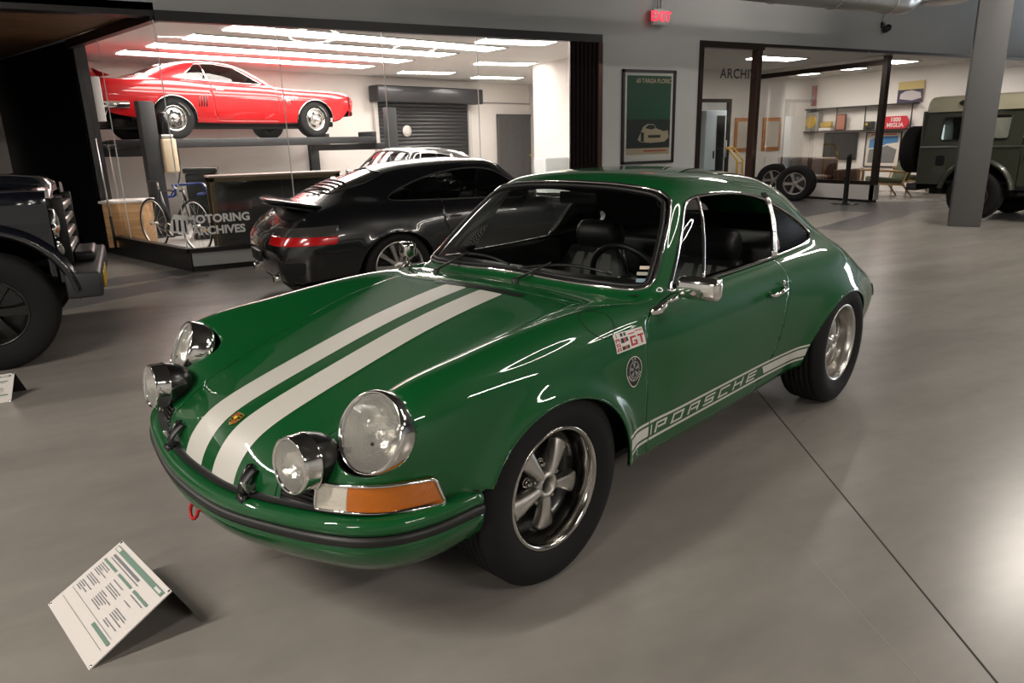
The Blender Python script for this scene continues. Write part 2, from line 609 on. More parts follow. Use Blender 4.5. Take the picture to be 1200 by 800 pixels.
# display window
SILL = .285
def window_run(idx, a, b, joints, name):
    """frame rails + panes between plan points a and b"""
    a = Vector(a[:2]); b = Vector(b[:2]); d = (b-a); L = d.length; d.normalize(); n = Vector((-d.y, d.x))
    root = wall_between(name, a-n*.05, b-n*.05, .10, SILL-.05, SILL, M_FRAME); S_(root)
    wall_between('top_rail', a-n*.05, b-n*.05, .10, HEAD-.11, HEAD, M_FRAME, root)
    ts = [0]+joints+[1]
    for i in range(len(ts)-1):
        p, q = a+d*L*ts[i], a+d*L*ts[i+1]
        g = d*.004
        mb = MB().add([(p.x+g.x, p.y+g.y, SILL), (q.x-g.x, q.y-g.y, SILL), (q.x-g.x, q.y-g.y, HEAD-.11), (p.x+g.x, p.y+g.y, HEAD-.11)], [(0, 1, 2, 3)])
        mb.build('window_pane', M_GLASS, root)
        if 0 < ts[i]:
            MB().box((p.x-.005, p.y-.006, SILL), (p.x+.005, p.y+.006, HEAD-.11)).build('pane_joint', mat('silicone joint', (.55, .60, .60), .2), root)
    return root
WX1 = 5.98
def xw(px, py): return on_y(px, py, YW).x
js = [(xw(px, 150)-RET[0].x)/(WX1-RET[0].x) for px in (336, 455, 562)]
win1 = window_run(1, RET[0], (WX1, YW), js, 'window_1')
win2 = window_run(2, RET[1], RET[0], [.36], 'window_2')
# corner post and left jamb
S_(MB().box((RET[0].x-.03, YW-.03, SILL), (RET[0].x-.018, YW-.018, HEAD-.1)).build('trim_1', mat('silicone joint', (.55, .60, .60), .2)))
S_(wall_between('trim_2', RET[1]+Vector((-.06, .16, 0)), RET[1]+Vector((.03, -.05, 0)), .16, 0, HEAD, M_FRAME))
# plinth below the glass: grey board on a dark toe kick; black under the return
S_(MB().box((RET[0].x+.02, YW-.03, .07), (XP0, YW+.05, SILL-.05)).build('trim_3', mat('plinth board', (.30, .31, .31), .5)))
S_(MB().box((RET[0].x+.02, YW+.01, 0), (XP0, YW+.05, .07)).build('trim_4', M_FRAME))
S_(wall_between('trim_5', RET[1], RET[0], .07, 0, SILL-.05, mat('black plinth', (.010, .010, .011), .35)))
# folded dark partition at the right end of the window
fold = empty('folding_partition', (WX1, YW, 0), 0, 'dark brown folding partition stacked beside the display window', 'partition')
M_FOLD = mat('dark brown vinyl folds', (.014, .007, .007), .45)
for k in range(7):
    x = k*.072
    MB().prism([(x, -.06), (x+.036, .02), (x+.072, -.06), (x+.072, -.05), (x+.036, .03), (x, -.05)], .24, HEAD-.11).build('fold', M_FOLD, fold)
S_(MB().box((XP0-.075, YW-.06, .0), (XP0, YW+.05, HEAD-.11)).build('trim_6', mat('bronze jamb', (.10, .055, .045), .3, .7)))
S_(MB().box((WX1, YW-.05, HEAD-.11), (XP0, YW+.05, HEAD)).build('trim_7', M_FRAME))
# niche with the wooden soffit on the left
slab('ceiling_niche', [(RET[0].x, YW), (RET[2].x, RET[2].y), (-9, 15.3), (-9, YW)], HEAD, HEAD+.08, M_SOFFIT)
S_(MB().box((-9, YW-.01, HEAD-.06), (RET[0].x+.15, YW+.20, HEAD)).build('trim_8', M_FRAME))
S_(wall_between('wall_niche', RET[2], RET[1], .12, 0, HEAD, M_NICHE))
S_(MB().box((-3.1, YW+.02, 0), (-3.0, 15.3, HEAD)).build('wall_niche_left', M_NICHE))
S_(MB().box((-9, 15.3, 0), (-1.7, 15.5, HEAD)).build('wall_niche_back', M_NICHE))
# display room shell
BW0, BW1 = Vector((-1.9, 15.16)), Vector((11.6, 19.42))
S_(wall_between('wall_display_back', BW0, BW1, .15, 0, CEIL, M_WHITEWALL))
S_(wall_between('wall_display_left', RET[2]+Vector((.135, .05, 0)), RET[1]+Vector((.135, .05, 0)), .02, 0, HEAD+.1, M_WHITEWALL))
S_(MB().box((8.30, YW+.25, 0), (8.42, 14.42, CEIL)).build('wall_display_right', M_WHITEWALL))
S_(MB().box((10.9, 14.3, 0), (11.05, 19.3, CEIL)).build('wall_display_far', M_WHITEWALL))
S_(slab('floor_display', [(RET[0].x+.12, YW+.06), (8.30, YW+.06), (8.30, 14.42), (10.9, 14.42), (10.9, 19.1), (-1.6, 15.2), (RET[1].x+.1, RET[1].y)], 0, .12, mat('display floor', (.42, .40, .38), .35, vary=(1.5, .1))))
slab('ceiling_display', [(RET[0].x-.4, YW+.2), (8.42, YW+.2), (8.42, 14.42), (11.05, 14.42), (11.05, 19.3), (-1.9, 15.3)], CEIL, CEIL+.1, M_CEIL)
# hall shell behind and beside the camera
S_(MB().box((-9.2, -7, 0), (-9, 15.5, HALL)).build('wall_left', M_WALL))
S_(MB().box((-9, -7.2, 0), (26, -7, HALL)).build('wall_back', M_WALL))
S_(MB().box((-9, -7, HALL), (26, YW, HALL+.15)).build('ceiling', M_HALLCEIL))
S_(MB().box((26, -7, 0), (26.2, 3, HALL)).build('wall_right', M_WALL))
S_(MB().box((26, 3, 3.4), (26.2, 15, HALL)).build('wall_right_header', M_WALL))

# ---- entrance alcove and office on the right
OX, TVX, OB, ALC = 14.0, 17.2, 14.3, 13.2
S_(MB().box((8.42, OB, 0), (11.0, OB+.14, HEAD+.1)).build('wall_display_step', M_WHITEWALL))
S_(MB().box((8.42, ALC, 0), (11.9, ALC+.14, HEAD)).build('wall_alcove_back', M_OFFICE))
S_(MB().box((13.1, ALC, 0), (OX+.05, ALC+.14, HEAD)).build('wall_alcove_side', M_OFFICE))
S_(MB().box((OX-.05, OB, 0), (TVX+.15, OB+.14, HEAD)).build('wall_office_back', M_OFFICE))
S_(MB().box((OX-.05, ALC+.14, 0), (OX+.05, OB, HEAD)).build('wall_office_left', M_OFFICE))
S_(MB().box((11.9, ALC, 2.3), (13.1, ALC+.14, HEAD)).build('wall_over_door', M_OFFICE))
S_(MB().box((TVX, 9.8, 0), (TVX+.15, OB, HEAD)).build('wall_office_right', M_OFFICE))
S_(MB().box((8.42, YW+.25, HEAD), (20.2, OB+.14, HEAD+.1)).build('ceiling_office', M_CEIL))
S_(MB().box((20, 5.6, 0), (20.15, OB, HEAD)).build('wall_hall_end', M_OFFICE))
# street door added in the alcove; its sky stands in for reflected daylight
dr = S_(MB().box((11.9, ALC+.02, 0), (11.98, ALC+.10, 2.3)).build('door_1', M_BRONZE))
for a, b in (((13.02, 0), (13.1, 2.3)), ((11.98, 2.22), (13.02, 2.3)), ((11.98, 0), (13.02, .2))):
    MB().box((a[0], ALC+.02, a[1]), (b[0], ALC+.10, b[1])).build('door_rail', M_BRONZE, dr)
MB().add([(11.98, ALC+.06, .2), (13.02, ALC+.06, .2), (13.02, ALC+.06, 2.22), (11.98, ALC+.06, 2.22)], [(0, 1, 2, 3)]).build('door_pane', M_GLASS, dr)
MB().tube([(12.95, ALC-.03, .95), (12.95, ALC-.03, 1.35)], .015, 8).build('door_handle', M_ALU, dr)
# narrow window with lettering in the main wall
w3 = S_(MB().box((XP1, YW-.04, 0), (XP1+.07, YW+.08, HEAD-.1)).build('window_3', M_BRONZE))
MB().box((XP1, YW-.04, HEAD-.1), (9.93, YW+.08, HEAD)).build('top_rail', M_BRONZE, w3)
MB().box((9.765, YW-.05, 0), (9.80, YW+.09, HEAD-.1)).build('mullion', mat('bronze jamb', (.10, .055, .045), .3, .7), w3)
MB().box((9.80, YW-.05, 0), (9.87, YW+.09, HEAD-.1)).build('mullion', M_BRONZE, w3)
MB().add([(XP1+.07, YW+.02, 0), (9.74, YW+.02, 0), (9.74, YW+.02, HEAD-.1), (XP1+.07, YW+.02, HEAD-.1)], [(0, 1, 2, 3)]).build('window_pane', M_GLASS, w3)
S_(MB().box((9.92, YW-.03, HEAD-.05), (20, YW+.06, HEAD)).build('trim_9', M_BRONZE))
_c = on_y(866, 87, YW)
text_obj('ARCHIVE', .215, T(_c.x+.05, YW+.012, _c.z) @ RX(math.pi/2), mat('black vinyl letters', (.01, .01, .012), .5), 'window_lettering', w3, bold=.004, spacing=1.08)
# office glass front, seen from its alcove side
P0, P1 = 9.87, ALC
w4 = S_(MB().box((OX-.05, P0, .36), (OX+.05, P1, .44)).build('window_4', M_BRONZE))
MB().box((OX-.05, P0, 2.76), (OX+.05, P1, 2.86)).build('top_rail', M_BRONZE, w4)
for y in (P0, 12.2):
    if y == P0:
        MB().box((OX-.06, y-.05, 0), (OX+.06, y+.06, 2.93)).build('mullion', M_BRONZE, w4)
for a, b in ((P0+.06, 11.55), (11.56, 12.9), (12.91, P1)):
    MB().add([(OX, a, .44), (OX, b, .44), (OX, b, 2.76), (OX, a, 2.76)], [(0, 1, 2, 3)]).build('window_pane', M_GLASS, w4)
S_(MB().box((OX-.04, P0, 2.86), (OX+.04, P1, HEAD)).build('trim_10', M_OFFICE))
S_(MB().box((OX-.06, P0-.06, .05), (OX+.10, P1, .36)).build('trim_11', mat('white plinth board', (.66, .64, .61), .5)))
S_(MB().box((OX-.03, P0-.03, 0), (OX+.08, P1, .05)).build('baseboard_office', M_BLACK))
# square column standing in the hall
S_(MB().box((-.21, -.21, 0), (.21, .21, HALL), T(11.42, 6.45, 0) @ RZ(math.radians(33)), bev=.012).build('column', mat('grey painted steel column', (.085, .085, .086), .5, bump=(25, .06))))
# ------------------------------------------------------------------ lamps
M_PANEL = mat('lit panel diffuser', (.9, .9, .9), .5, emit=(1.0, .93, .87), es=17.0)
M_TUBE = mat('lit hall tube', (.9, .9, .9), .5, emit=(1.0, .90, .78), es=10.0)
def panel(a, b, w, z, label, group, es=None):
    """recessed fluorescent panel between plan points a and b"""
    a = Vector(a); b = Vector(b); d = b-a; L = d.length
    r = empty('ceiling_light', ((a.x+b.x)/2, (a.y+b.y)/2, z), math.atan2(d.y, d.x), label, 'light', group)
    MB().box((-L/2, -w/2, -.012), (L/2, w/2, 0)).build('diffuser', M_PANEL, r)
    for s in (-1, 1):
        MB().box((-L/2-.02, s*w/2-.012, -.02), (L/2+.02, s*w/2+.012, 0)).build('frame_rail', mat('panel frame', (.6, .6, .58), .5), r)
def up(px, py, z): 
    p = on_floor(px, py, z); return (p.x, p.y)
rows = (((268.5, 31), (583.5, 57.5)), ((220.5, 42), (527, 64)), ((177, 51.5), (477, 71.4)), ((141, 60), (433.5, 78)))
for i, (p, q) in enumerate(rows):
    a, b = Vector(up(*p, CEIL)), Vector(up(*q, CEIL))
    n = 4
    for k in range(n):
        panel(a+(b-a)*(k/n+.004), a+(b-a)*((k+1)/n-.004), .60, CEIL, 'ceiling panel light, '+('row nearest the shop window', 'second row from the shop window', 'third row from the shop window', 'row farthest from the shop window')[i]+', '+('at the red car\'s tail end', 'second from the tail end', 'second from the nose end', 'at the red car\'s nose end')[k], 'panel lights above the red car')
for p, q, where in (((564, 47), (646, 50), 'close to the shop glass beside the folding partition'), ((560, 73.5), (624, 74.5), 'midway between shop glass and grey panel door'), ((470, 84), (531, 85), 'in front of the roller door'), ((557, 90), (610, 91), 'nearest the grey panel door'), ((636, 80), (690, 82), 'half hidden behind the folding partition')):
    a, b = Vector(up(*p, CEIL)), Vector(up(*q, CEIL))
    panel(a, b, .55, CEIL, 'single ceiling panel light '+where, 'single panel lights by the roller door')

for x, y, where in ((12.0, 10.9, 'in the alcove before the office glass'), (15.2, 10.6, 'above the green armchairs'), (15.4, 12.0, 'in the office over the sofa arm'), (15.4, 13.3, 'in the office by its back wall'), (18.5, 11.0, 'beyond the television wall')):
    panel((x-.6, y), (x+.6, y), .55, HEAD, 'white ceiling panel light '+where, 'office panel lights')
# hall lamps: tubes hung under the dark ceiling (their light is set at the top of the script)
def ring_lamp(x, y, z, R, tilt, where):
    r = empty('ring_lamp', (x, y, z), 0, 'round glowing ring lamp hung from the hall ceiling '+where, 'light', 'ring lamps of the hall')
    A = RX(tilt)
    MB().tube([A @ Vector((R*math.cos(a), R*math.sin(a), 0)) for a in np.linspace(0, 6.283, 48, endpoint=False)], .022, 8, closed=True).build('ring_tube', M_RING, r)
    MB().tube([A @ Vector((R*math.cos(a), R*math.sin(a), .03)) for a in np.linspace(0, 6.283, 48, endpoint=False)], .018, 8, closed=True).build('ring_body', M_ALU, r)
    for k in range(3):
        a = 6.283*k/3
        MB().tube([A @ Vector((R*math.cos(a), R*math.sin(a), .03)), (0, 0, HALL-z)], .003, 5).build('suspension_wire', M_BLACK, r)
M_RING = mat('lit ring tube', (.9, .9, .9), .5, emit=(1.0, .93, .84), es=55.0)
for q in RING_LAMPS:
    ring_lamp(*q)
for x, y, where in HALL_LAMPS:
    r = empty('hall_lamp', (x, y, 4.6), 0, 'long linear lamp under the dark hall ceiling '+where, 'light', 'linear hall lamps')
    MB().box((-1.22, -.06, -.14), (1.22, .06, -.10)).build('lamp_body', M_ALU, r)
    MB().box((-1.2, -.05, -.152), (1.2, .05, -.14)).build('lamp_tube', M_TUBE, r)
    for dx in (-1.0, 1.0):
        MB().tube([(dx, 0, -.10), (dx, 0, 0)], .004, 6).build('hanger', M_BLACK, r)
# ------------------------------------------------------------------ green coupe
CARX, CARY = 0.842, 2.526
CAR_RZ = -TH
def houndstooth():
    m = bpy.data.materials.new('houndstooth fabric'); m.use_nodes = True
    nt = m.node_tree; b = nt.nodes['Principled BSDF']; b.inputs['Roughness'].default_value = 0.9
    tc = nt.nodes.new('ShaderNodeTexCoord'); ck = nt.nodes.new('ShaderNodeTexChecker')
    ck.inputs['Scale'].default_value = 130
    ck.inputs['Color1'].default_value = (0.24, 0.23, 0.22, 1); ck.inputs['Color2'].default_value = (0.01, 0.01, 0.01, 1)
    mp = nt.nodes.new('ShaderNodeMapping'); mp.inputs['Scale'].default_value = (0, 1, 1); mp.inputs['Location'].default_value = (.001, .001, .001)
    nt.links.new(tc.outputs['Object'], mp.inputs['Vector']); nt.links.new(mp.outputs[0], ck.inputs['Vector']); nt.links.new(ck.outputs[0], b.inputs['Base Color'])
    return m
M_HOUND = houndstooth()

def _row(x, pts):
    return [p if len(p) == 3 else (x,)+tuple(p) for p in pts]
NET911 = [
 _row(0, [(.36,.785,.42),(.47,.775,.425),(.565,.74,.43),(.635,.69,.435),(.68,.63,.437),(.71,.56,.435),(.73,.49,.433),(.748,.42,.43),(.775,.29,.422),(.795,.15,.415),(.80,0,.412)]),
 _row(0, [(.35,.79,.44),(.46,.782,.48),(.555,.745,.50),(.62,.695,.51),(.665,.635,.515),(.695,.56,.51),(.71,.49,.502),(.727,.42,.495),(.75,.29,.487),(.768,.15,.482),(.774,0,.48)]),
 _row(0, [(.335,.795,.42),(.43,.79,.53),(.515,.76,.59),(.565,.705,.63),(.59,.635,.645),(.61,.56,.61),(.64,.495,.567),(.665,.42,.552),(.69,.29,.55),(.705,.15,.552),(.71,0,.553)]),
 _row(0, [(.29,.80,.40),(.345,.795,.55),(.395,.775,.665),(.435,.72,.745),(.45,.635,.77),(.465,.56,.735),(.51,.49,.657),(.55,.42,.612),(.575,.29,.604),(.59,.15,.606),(.595,0,.607)]),
 _row(0, [(.2,.80,.36),(.2,.80,.54),(.21,.785,.675),(.22,.735,.768),(.22,.64,.808),(.23,.56,.782),(.25,.50,.727),(.27,.44,.69),(.29,.29,.685),(.295,.15,.688),(.30,0,.69)]),
 _row(0, [(.80,.32),(.81,.52),(.80,.67),(.745,.778),(.65,.83),(.57,.815),(.515,.78),(.46,.758),(.02,.30,.755),(.02,.15,.759),(.02,0,.761)]),
 _row(-.25, [(.80,.29),(.81,.5),(.802,.67),(.755,.785),(.67,.842),(.60,.838),(.545,.823),(.49,.81),(.32,.808),(.16,.812),(0,.814)]),
 _row(-.45, [(.785,.27),(.805,.48),(.804,.66),(.765,.787),(.695,.847),(.64,.853),(.58,.850),(.52,.847),(.34,.847),(.17,.85),(0,.852)]),
 _row(-.60, [(.78,.262),(.803,.47),(.806,.65),(.774,.785),(.716,.847),(-.61,.68,.858),(-.615,.655,.862),(-.61,.615,.865),(-.585,.42,.869),(-.565,.2,.873),(-.56,0,.875)]),
 _row(-.70, [(.775,.258),(.803,.46),(.807,.64),(.779,.785),(-.72,.72,.849),(-.72,.697,.86),(-.70,.668,.88),(-.675,.635,.884),(-.63,.43,.892),(-.605,.2,.90),(-.60,0,.902)]),
 _row(-.90, [(.775,.257),(.803,.46),(.808,.635),(.783,.784),(.724,.852),(.702,.866),(-.89,.657,.95),(-.875,.59,1.03),(-.835,.42,1.06),(-.81,.2,1.078),(-.80,0,1.083)]),
 _row(-1.1, [(.775,.257),(.803,.46),(.808,.635),(.784,.784),(.726,.854),(.705,.869),(.64,1.04),(-1.09,.53,1.187),(-1.055,.41,1.222),(-1.03,.2,1.242),(-1.02,0,1.247)]),
 _row(-1.3, [(.775,.26),(.803,.46),(.808,.63),(.785,.784),(.727,.856),(.705,.871),(.645,1.05),(-1.25,.535,1.215),(-1.22,.41,1.256),(-1.2,.2,1.276),(-1.2,0,1.281)]),
 _row(-1.55, [(.775,.265),(.805,.46),(.812,.63),(.788,.786),(.728,.859),(.705,.875),(.645,1.045),(.535,1.20),(.405,1.253),(.2,1.278),(0,1.285)]),
 _row(-1.85, [(.78,.275),(.825,.46),(.838,.62),(.805,.782),(.737,.864),(.702,.883),(.635,1.02),(.525,1.155),(.40,1.220),(.2,1.246),(0,1.255)]),
 _row(-2.12, [(.80,.29),(.862,.47),(.870,.63),(.826,.775),(.755,.862),(.69,.893),(.61,.995),(.505,1.095),(.385,1.16),(.2,1.188),(0,1.197)]),
 _row(-2.4, [(.80,.30),(.865,.48),(.87,.625),(.83,.745),(.765,.833),(.67,.89),(.57,.955),(.47,1.025),(.36,1.075),(.2,1.10),(0,1.108)]),
 _row(-2.68, [(.79,.315),(.84,.48),(.845,.60),(.80,.705),(.735,.783),(.62,.845),(.52,.885),(.43,.92),(.33,.955),(.18,.98),(0,.985)]),
 _row(-2.92, [(.775,.33),(.81,.47),(.81,.585),(.755,.665),(.68,.72),(.575,.775),(.485,.80),(.40,.82),(.30,.84),(.16,.855),(0,.858)]),
 _row(-3.1, [(-3.02,.74,.34),(-3.05,.765,.46),(-3.07,.74,.57),(-3.09,.68,.645),(.61,.675),(.52,.70),(.44,.71),(.36,.715),(.28,.72),(.15,.725),(0,.728)]),
 _row(-3.17, [(-3.06,.72,.33),(-3.13,.70,.43),(-3.155,.66,.50),(-3.165,.6,.545),(.54,.56),(.47,.565),(.4,.57),(.33,.57),(.25,.57),(.13,.57),(0,.57)]),
 _row(-3.21, [(-3.05,.70,.31),(-3.15,.67,.38),(-3.19,.62,.41),(-3.205,.55,.42),(.5,.425),(.44,.43),(.38,.43),(.32,.43),(.24,.43),(.13,.43),(0,.43)]),
]

def _tune911(N):
    N = [[list(p) for p in r] for r in N]
    for i, r in enumerate(N):
        x = r[4][0]
        k = np.interp(x, [-2.3, -2.1, -.6, -.45, -.2], [0, .022, .024, .014, 0])     # belt and cowl height
        r[3][2] -= .5*k
        for j in (4, 5): r[j][2] -= k
        if x > -.75:
            for j in (6, 7, 8, 9, 10): r[j][2] -= k
    for j in range(5, 11):
        N[14][j][2] += .006; N[15][j][2] += .026*(1 if j > 5 else .3); N[16][j][2] += .022*(1 if j > 6 else 0)
    for j, dz in ((3, -.03), (4, -.045), (5, -.04), (6, -.03), (7, -.02), (8, -.01)): N[17][j][2] += dz
    for j, dz in ((2, -.02), (3, -.04), (4, -.055), (5, -.055), (6, -.05), (7, -.045), (8, -.04), (9, -.04), (10, -.04)): N[18][j][2] += dz
    for j in range(2, 6): N[17][j][1] -= .008; N[18][j][1] -= .025
    for i in (19, 20, 21):
        for p in N[i]:
            p[0] += .05; p[1] *= .95
            p[2] -= .03 if i == 19 else 0
    def rise(y): t = np.clip((abs(y)-.1)/.55, 0, 1); return .040*t*t*(3-2*t)
    for p in N[0]: p[2] += rise(p[1])
    for p in N[1]: p[2] += .9*rise(p[1])
    for p in N[2][:7]: p[2] += .3*rise(p[1])
    for j, dx in ((1, .006), (2, .015), (3, .022), (4, .026), (5, .02), (6, .008)): N[2][j][0] += dx
    for j, dx in ((1, .010), (2, .035), (3, .055), (4, .065), (5, .055), (6, .02)): N[3][j][0] += dx
    N[3][4][2] += .006; N[3][3][2] += .004
    for j, dz in ((5, -.006), (6, -.016), (7, -.018), (8, -.008)): N[8][j][2] += dz
    for j, dz in ((6, -.012), (7, -.016), (8, -.004)): N[9][j][2] += dz
    for j in range(6, 11):
        N[13][j][2] += .003; N[14][j][2] += .008; N[15][j][2] += .018; N[16][j][2] += .022*(1 if j > 6 else .5); N[17][j][2] += .006
    for i in (19, 20, 21):
        for p in N[i]: p[0] += .03
    for i in range(0, 9):
        for j in (1, 2): N[i][j][1] -= .008
    N[1][0][2] = .455; N[2][0][2] = .47; N[3][0][2] = .45; N[4][0][2] = .41; N[5][0][2] = .37
    # crisper foot of the windscreen
    for j in range(6, 11):
        N[9][j][2] -= .006
    return N
NET911 = _tune911(NET911)
FW, RW = (0.0, .330), (-2.271, .332)
FARCH = (-.012, .295, .372, .338)
RARCH = (-2.285, .295, .375, .322)
def ell(c):
    def fn(V):
        return (np.sqrt(((V[:, 0]-c[0])/c[2])**2+((V[:, 2]-c[1])/c[3])**2)-1)*c[3]
    return fn
def flare911(G):
    G = G.copy()
    for c, A in ((FARCH, .024), (RARCH, .016)):
        d = (np.sqrt(((G[..., 0]-c[0])/c[2])**2+((G[..., 2]-c[1])/c[3])**2)-1)*c[3]
        w = A*np.exp(-(np.clip(d, 0, None)/.048)**2)*np.clip((np.abs(G[..., 1])-.60)/.12, 0, 1)
        G[..., 1] += np.sign(G[..., 1])*w
    return G
S911 = Shell(NET911, nu=17, nv=11, su=.9, sv=.6, disp=flare911)

def offset_poly(poly, d):
    P = np.array(poly, float)
    t = np.roll(P, -1, 0)-np.roll(P, 1, 0)
    t /= np.linalg.norm(t, axis=1, keepdims=True)+1e-9
    n = np.stack([t[:, 1], -t[:, 0]], 1)
    area = .5*np.sum(P[:, 0]*np.roll(P[:, 1], -1)-np.roll(P[:, 0], -1)*P[:, 1])
    if area < 0:
        n = -n
    return P+n*d
# outlines, side view (x, z)
SIDE_ALL = [tuple(p) for p in offset_poly(spline([(-.79,.842),(-.846,.895),(-.976,1.029),(-1.085,1.133),(-1.147,1.166),(-1.258,1.178),(-1.463,1.174),(-1.659,1.156),(-1.845,1.118),(-2.022,1.045),(-2.165,.973),(-2.205,.923),(-2.16,.891),(-2.06,.873),(-1.839,.860),(-1.55,.851),(-1.3,.846),(-1.029,.843),(-.86,.836)], 4, True), -.004)]
DOOR = rounded([(-.53,.262),(-.508,.45),(-.502,.70),(-.535,.775),(-.60,.805),(-.70,.822),(-.80,.834),(-1.30,.842),(-1.70,.849),(-1.70,.77),(-1.66,.68),(-1.62,.55),(-1.58,.42),(-1.50,.32),(-1.38,.262)], [.03,.3,.2,.05,.1,.1,.3,.5,.01,.05,.3,.3,.3,.10,.05])
# windscreen and rear window, seen from front / back (y, z)
_w = [(.133,.866),(.314,.857),(.469,.850),(.568,.846),(.632,.850),(.657,.872),(.645,.93),(.598,1.055),(.546,1.15),(.513,1.185),(.447,1.213),(.287,1.234),(.114,1.242)]
WSCR = [tuple(p) for p in offset_poly(spline([(0,.868)]+_w+[(0,1.244)]+[(-y,z) for y,z in _w[::-1]], 4, True), -.007)]
RSCR = rounded([(-.50,.94),(.50,.94),(.40,1.15),(0,1.20),(-.40,1.15)], [.07,.07,.08,.4,.08])
def densify(poly, step=.02, closed=True):
    out = []
    k = len(poly)
    for i in range(k if closed else k-1):
        a = np.array(poly[i], float); b = np.array(poly[(i+1) % k], float)
        n = max(1, int(np.linalg.norm(b-a)/step))
        for j in range(n):
            out.append(a+(b-a)*j/n)
    if not closed:
        out.append(np.array(poly[-1], float))
    return out
def on_shell(S, pts, mode, off=0.0, sg=1):
    out = []
    for a, b in pts:
        if mode == 'side': l, n = S.side(a, b, sg)
        elif mode == 'front': l, n = S.front(a, b)
        elif mode == 'back': l, n = S.back(a, b)
        else: l, n = S.top(a, b)
        if l is None:
            continue
        out.append(l+n*off)
    return out
def px_car(px, py):
    """ray through a photo pixel in the green car's own frame"""
    R = Matrix.Rotation(-CAR_RZ, 4, 'Z')
    o = R @ (Vector((0, 0, CAMH))-Vector((CARX, CARY, 0)))
    d = (R.to_3x3() @ ray(px, py)).normalized()
    return o, d
def hit_px(S, px, py):
    o, d = px_car(px, py)
    return S.hit(o, d)
def local_y(px, py, y):
    o, d = px_car(px, py)
    return o+d*((y-o.y)/d.y)
def decal(S, polys, m, name, parent, mode='side', off=.0012, sg=1, step=.02):
    """flat shapes given as polygons in (x,z) or (x,y), laid on the shell; each polygon is a triangle fan of its densified outline"""
    mb = MB()
    for poly in polys:
        d = densify(poly, step)
        pts = []
        for a, b in d:
            l, n = (S.side(a, b, sg) if mode == 'side' else S.top(a, b))
            if l is not None:
                pts.append(l+n*off)
        if len(pts) >= 3:
            mb.add(pts, [tuple(range(len(pts)))])
    me = mb.mesh(name)
    bm = bmesh.new(); bm.from_mesh(me)
    bmesh.ops.triangulate(bm, faces=bm.faces[:])
    bm.to_mesh(me); bm.free()
    me.materials.append(m)
    o = bpy.data.objects.new(name, me)
    return link(o, parent)
def decal_text(S, txt, size, cx, cz, rot, m, name, parent, off=.0016, bold=0.0, sx=1.0, flipx=-1, sg=1):
    vs, fs = text_mesh(txt, size, bold=bold)
    mb = MB(); out = []
    c, s_ = math.cos(rot), math.sin(rot)
    for v in vs:
        u, w = v[0]*sx, v[1]
        l, n = S.side(cx+flipx*(u*c-w*s_), cz+u*s_+w*c, sg)
        out.append(l+n*off if l is not None else Vector((cx, 0, cz)))
    mb.add(out, fs)
    me = mb.mesh(name); me.materials.append(m)
    return link(bpy.data.objects.new(name, me), parent)

def boundary(M, off, step=.012):
    """longest open-edge loop of a cut patch, pushed out along the normals and evenly resampled"""
    V, F = M
    cnt = {}
    for f in F:
        for a, b in zip(f, f[1:]+f[:1]):
            cnt[(min(a, b), max(a, b))] = cnt.get((min(a, b), max(a, b)), 0)+1
    nb = {}
    for (a, b), c in cnt.items():
        if c == 1:
            nb.setdefault(a, []).append(b); nb.setdefault(b, []).append(a)
    best = []; seen = set()
    for s0 in nb:
        if s0 in seen: continue
        loop = [s0]; seen.add(s0); cur = s0
        while True:
            nx = [q for q in nb[cur] if q not in seen]
            if not nx: break
            cur = nx[0]; seen.add(cur); loop.append(cur)
        if len(loop) > len(best): best = loop
    P = V[best][:, :3]+V[best][:, 3:6]/(np.linalg.norm(V[best][:, 3:6], axis=1, keepdims=True)+1e-9)*off
    out = [P[0]]
    for p in P[1:]:
        if np.linalg.norm(p-out[-1]) > step: out.append(p)
    return [tuple(p) for p in out]
def sweep_plan(plan, prof, dz=lambda y: 0.0):
    """profile [(outward, z)] carried along a plan curve [(x,y)] -> grid"""
    P = np.array(plan, float)
    t = np.gradient(P, axis=0)
    t /= np.linalg.norm(t, axis=1, keepdims=True)+1e-9
    n = np.stack([t[:, 1], -t[:, 0]], 1)
    mid = len(P)//2
    if n[mid][0] < 0:
        n = -n
    return [[(p[0]+q[0]*d, p[1]+q[1]*d, z+dz(p[1])) for d, z in prof] for p, q in zip(P, n)]

def tyre_mesh(R, w, rim, n=72):
    """tyre turned about local y (axle), outer face +y"""
    h = w/2
    prof = [(rim-.004, h*.80), (rim+.004, h*.90), (rim+.012, h*.93), (rim+(R-rim)*.35, h*1.03), (rim+(R-rim)*.60, h*1.04), (R-.028, h*.97), (R-.012, h*.88), (R-.004, h*.76)]
    k = 6
    for i in range(k):                       # circumferential grooves
        a = h*.72-(h*1.44)*i/k; b = h*.72-(h*1.44)*(i+1)/k
        prof += [(R, a), (R, b+.008), (R-.008, b+.007), (R-.008, b+.001)]
    prof = prof+[(R-.004, -h*.76), (R-.012, -h*.88), (R-.028, -h*.97), (rim+(R-rim)*.5, -h*1.04), (rim, -h*.9)]
    mb = MB(); mb.lathe(prof, n, RX(-math.pi/2))
    return mb
def rise911(y):
    t = np.clip((np.abs(y)-.1)/.55, 0, 1)
    return .040*t*t*(3-2*t)
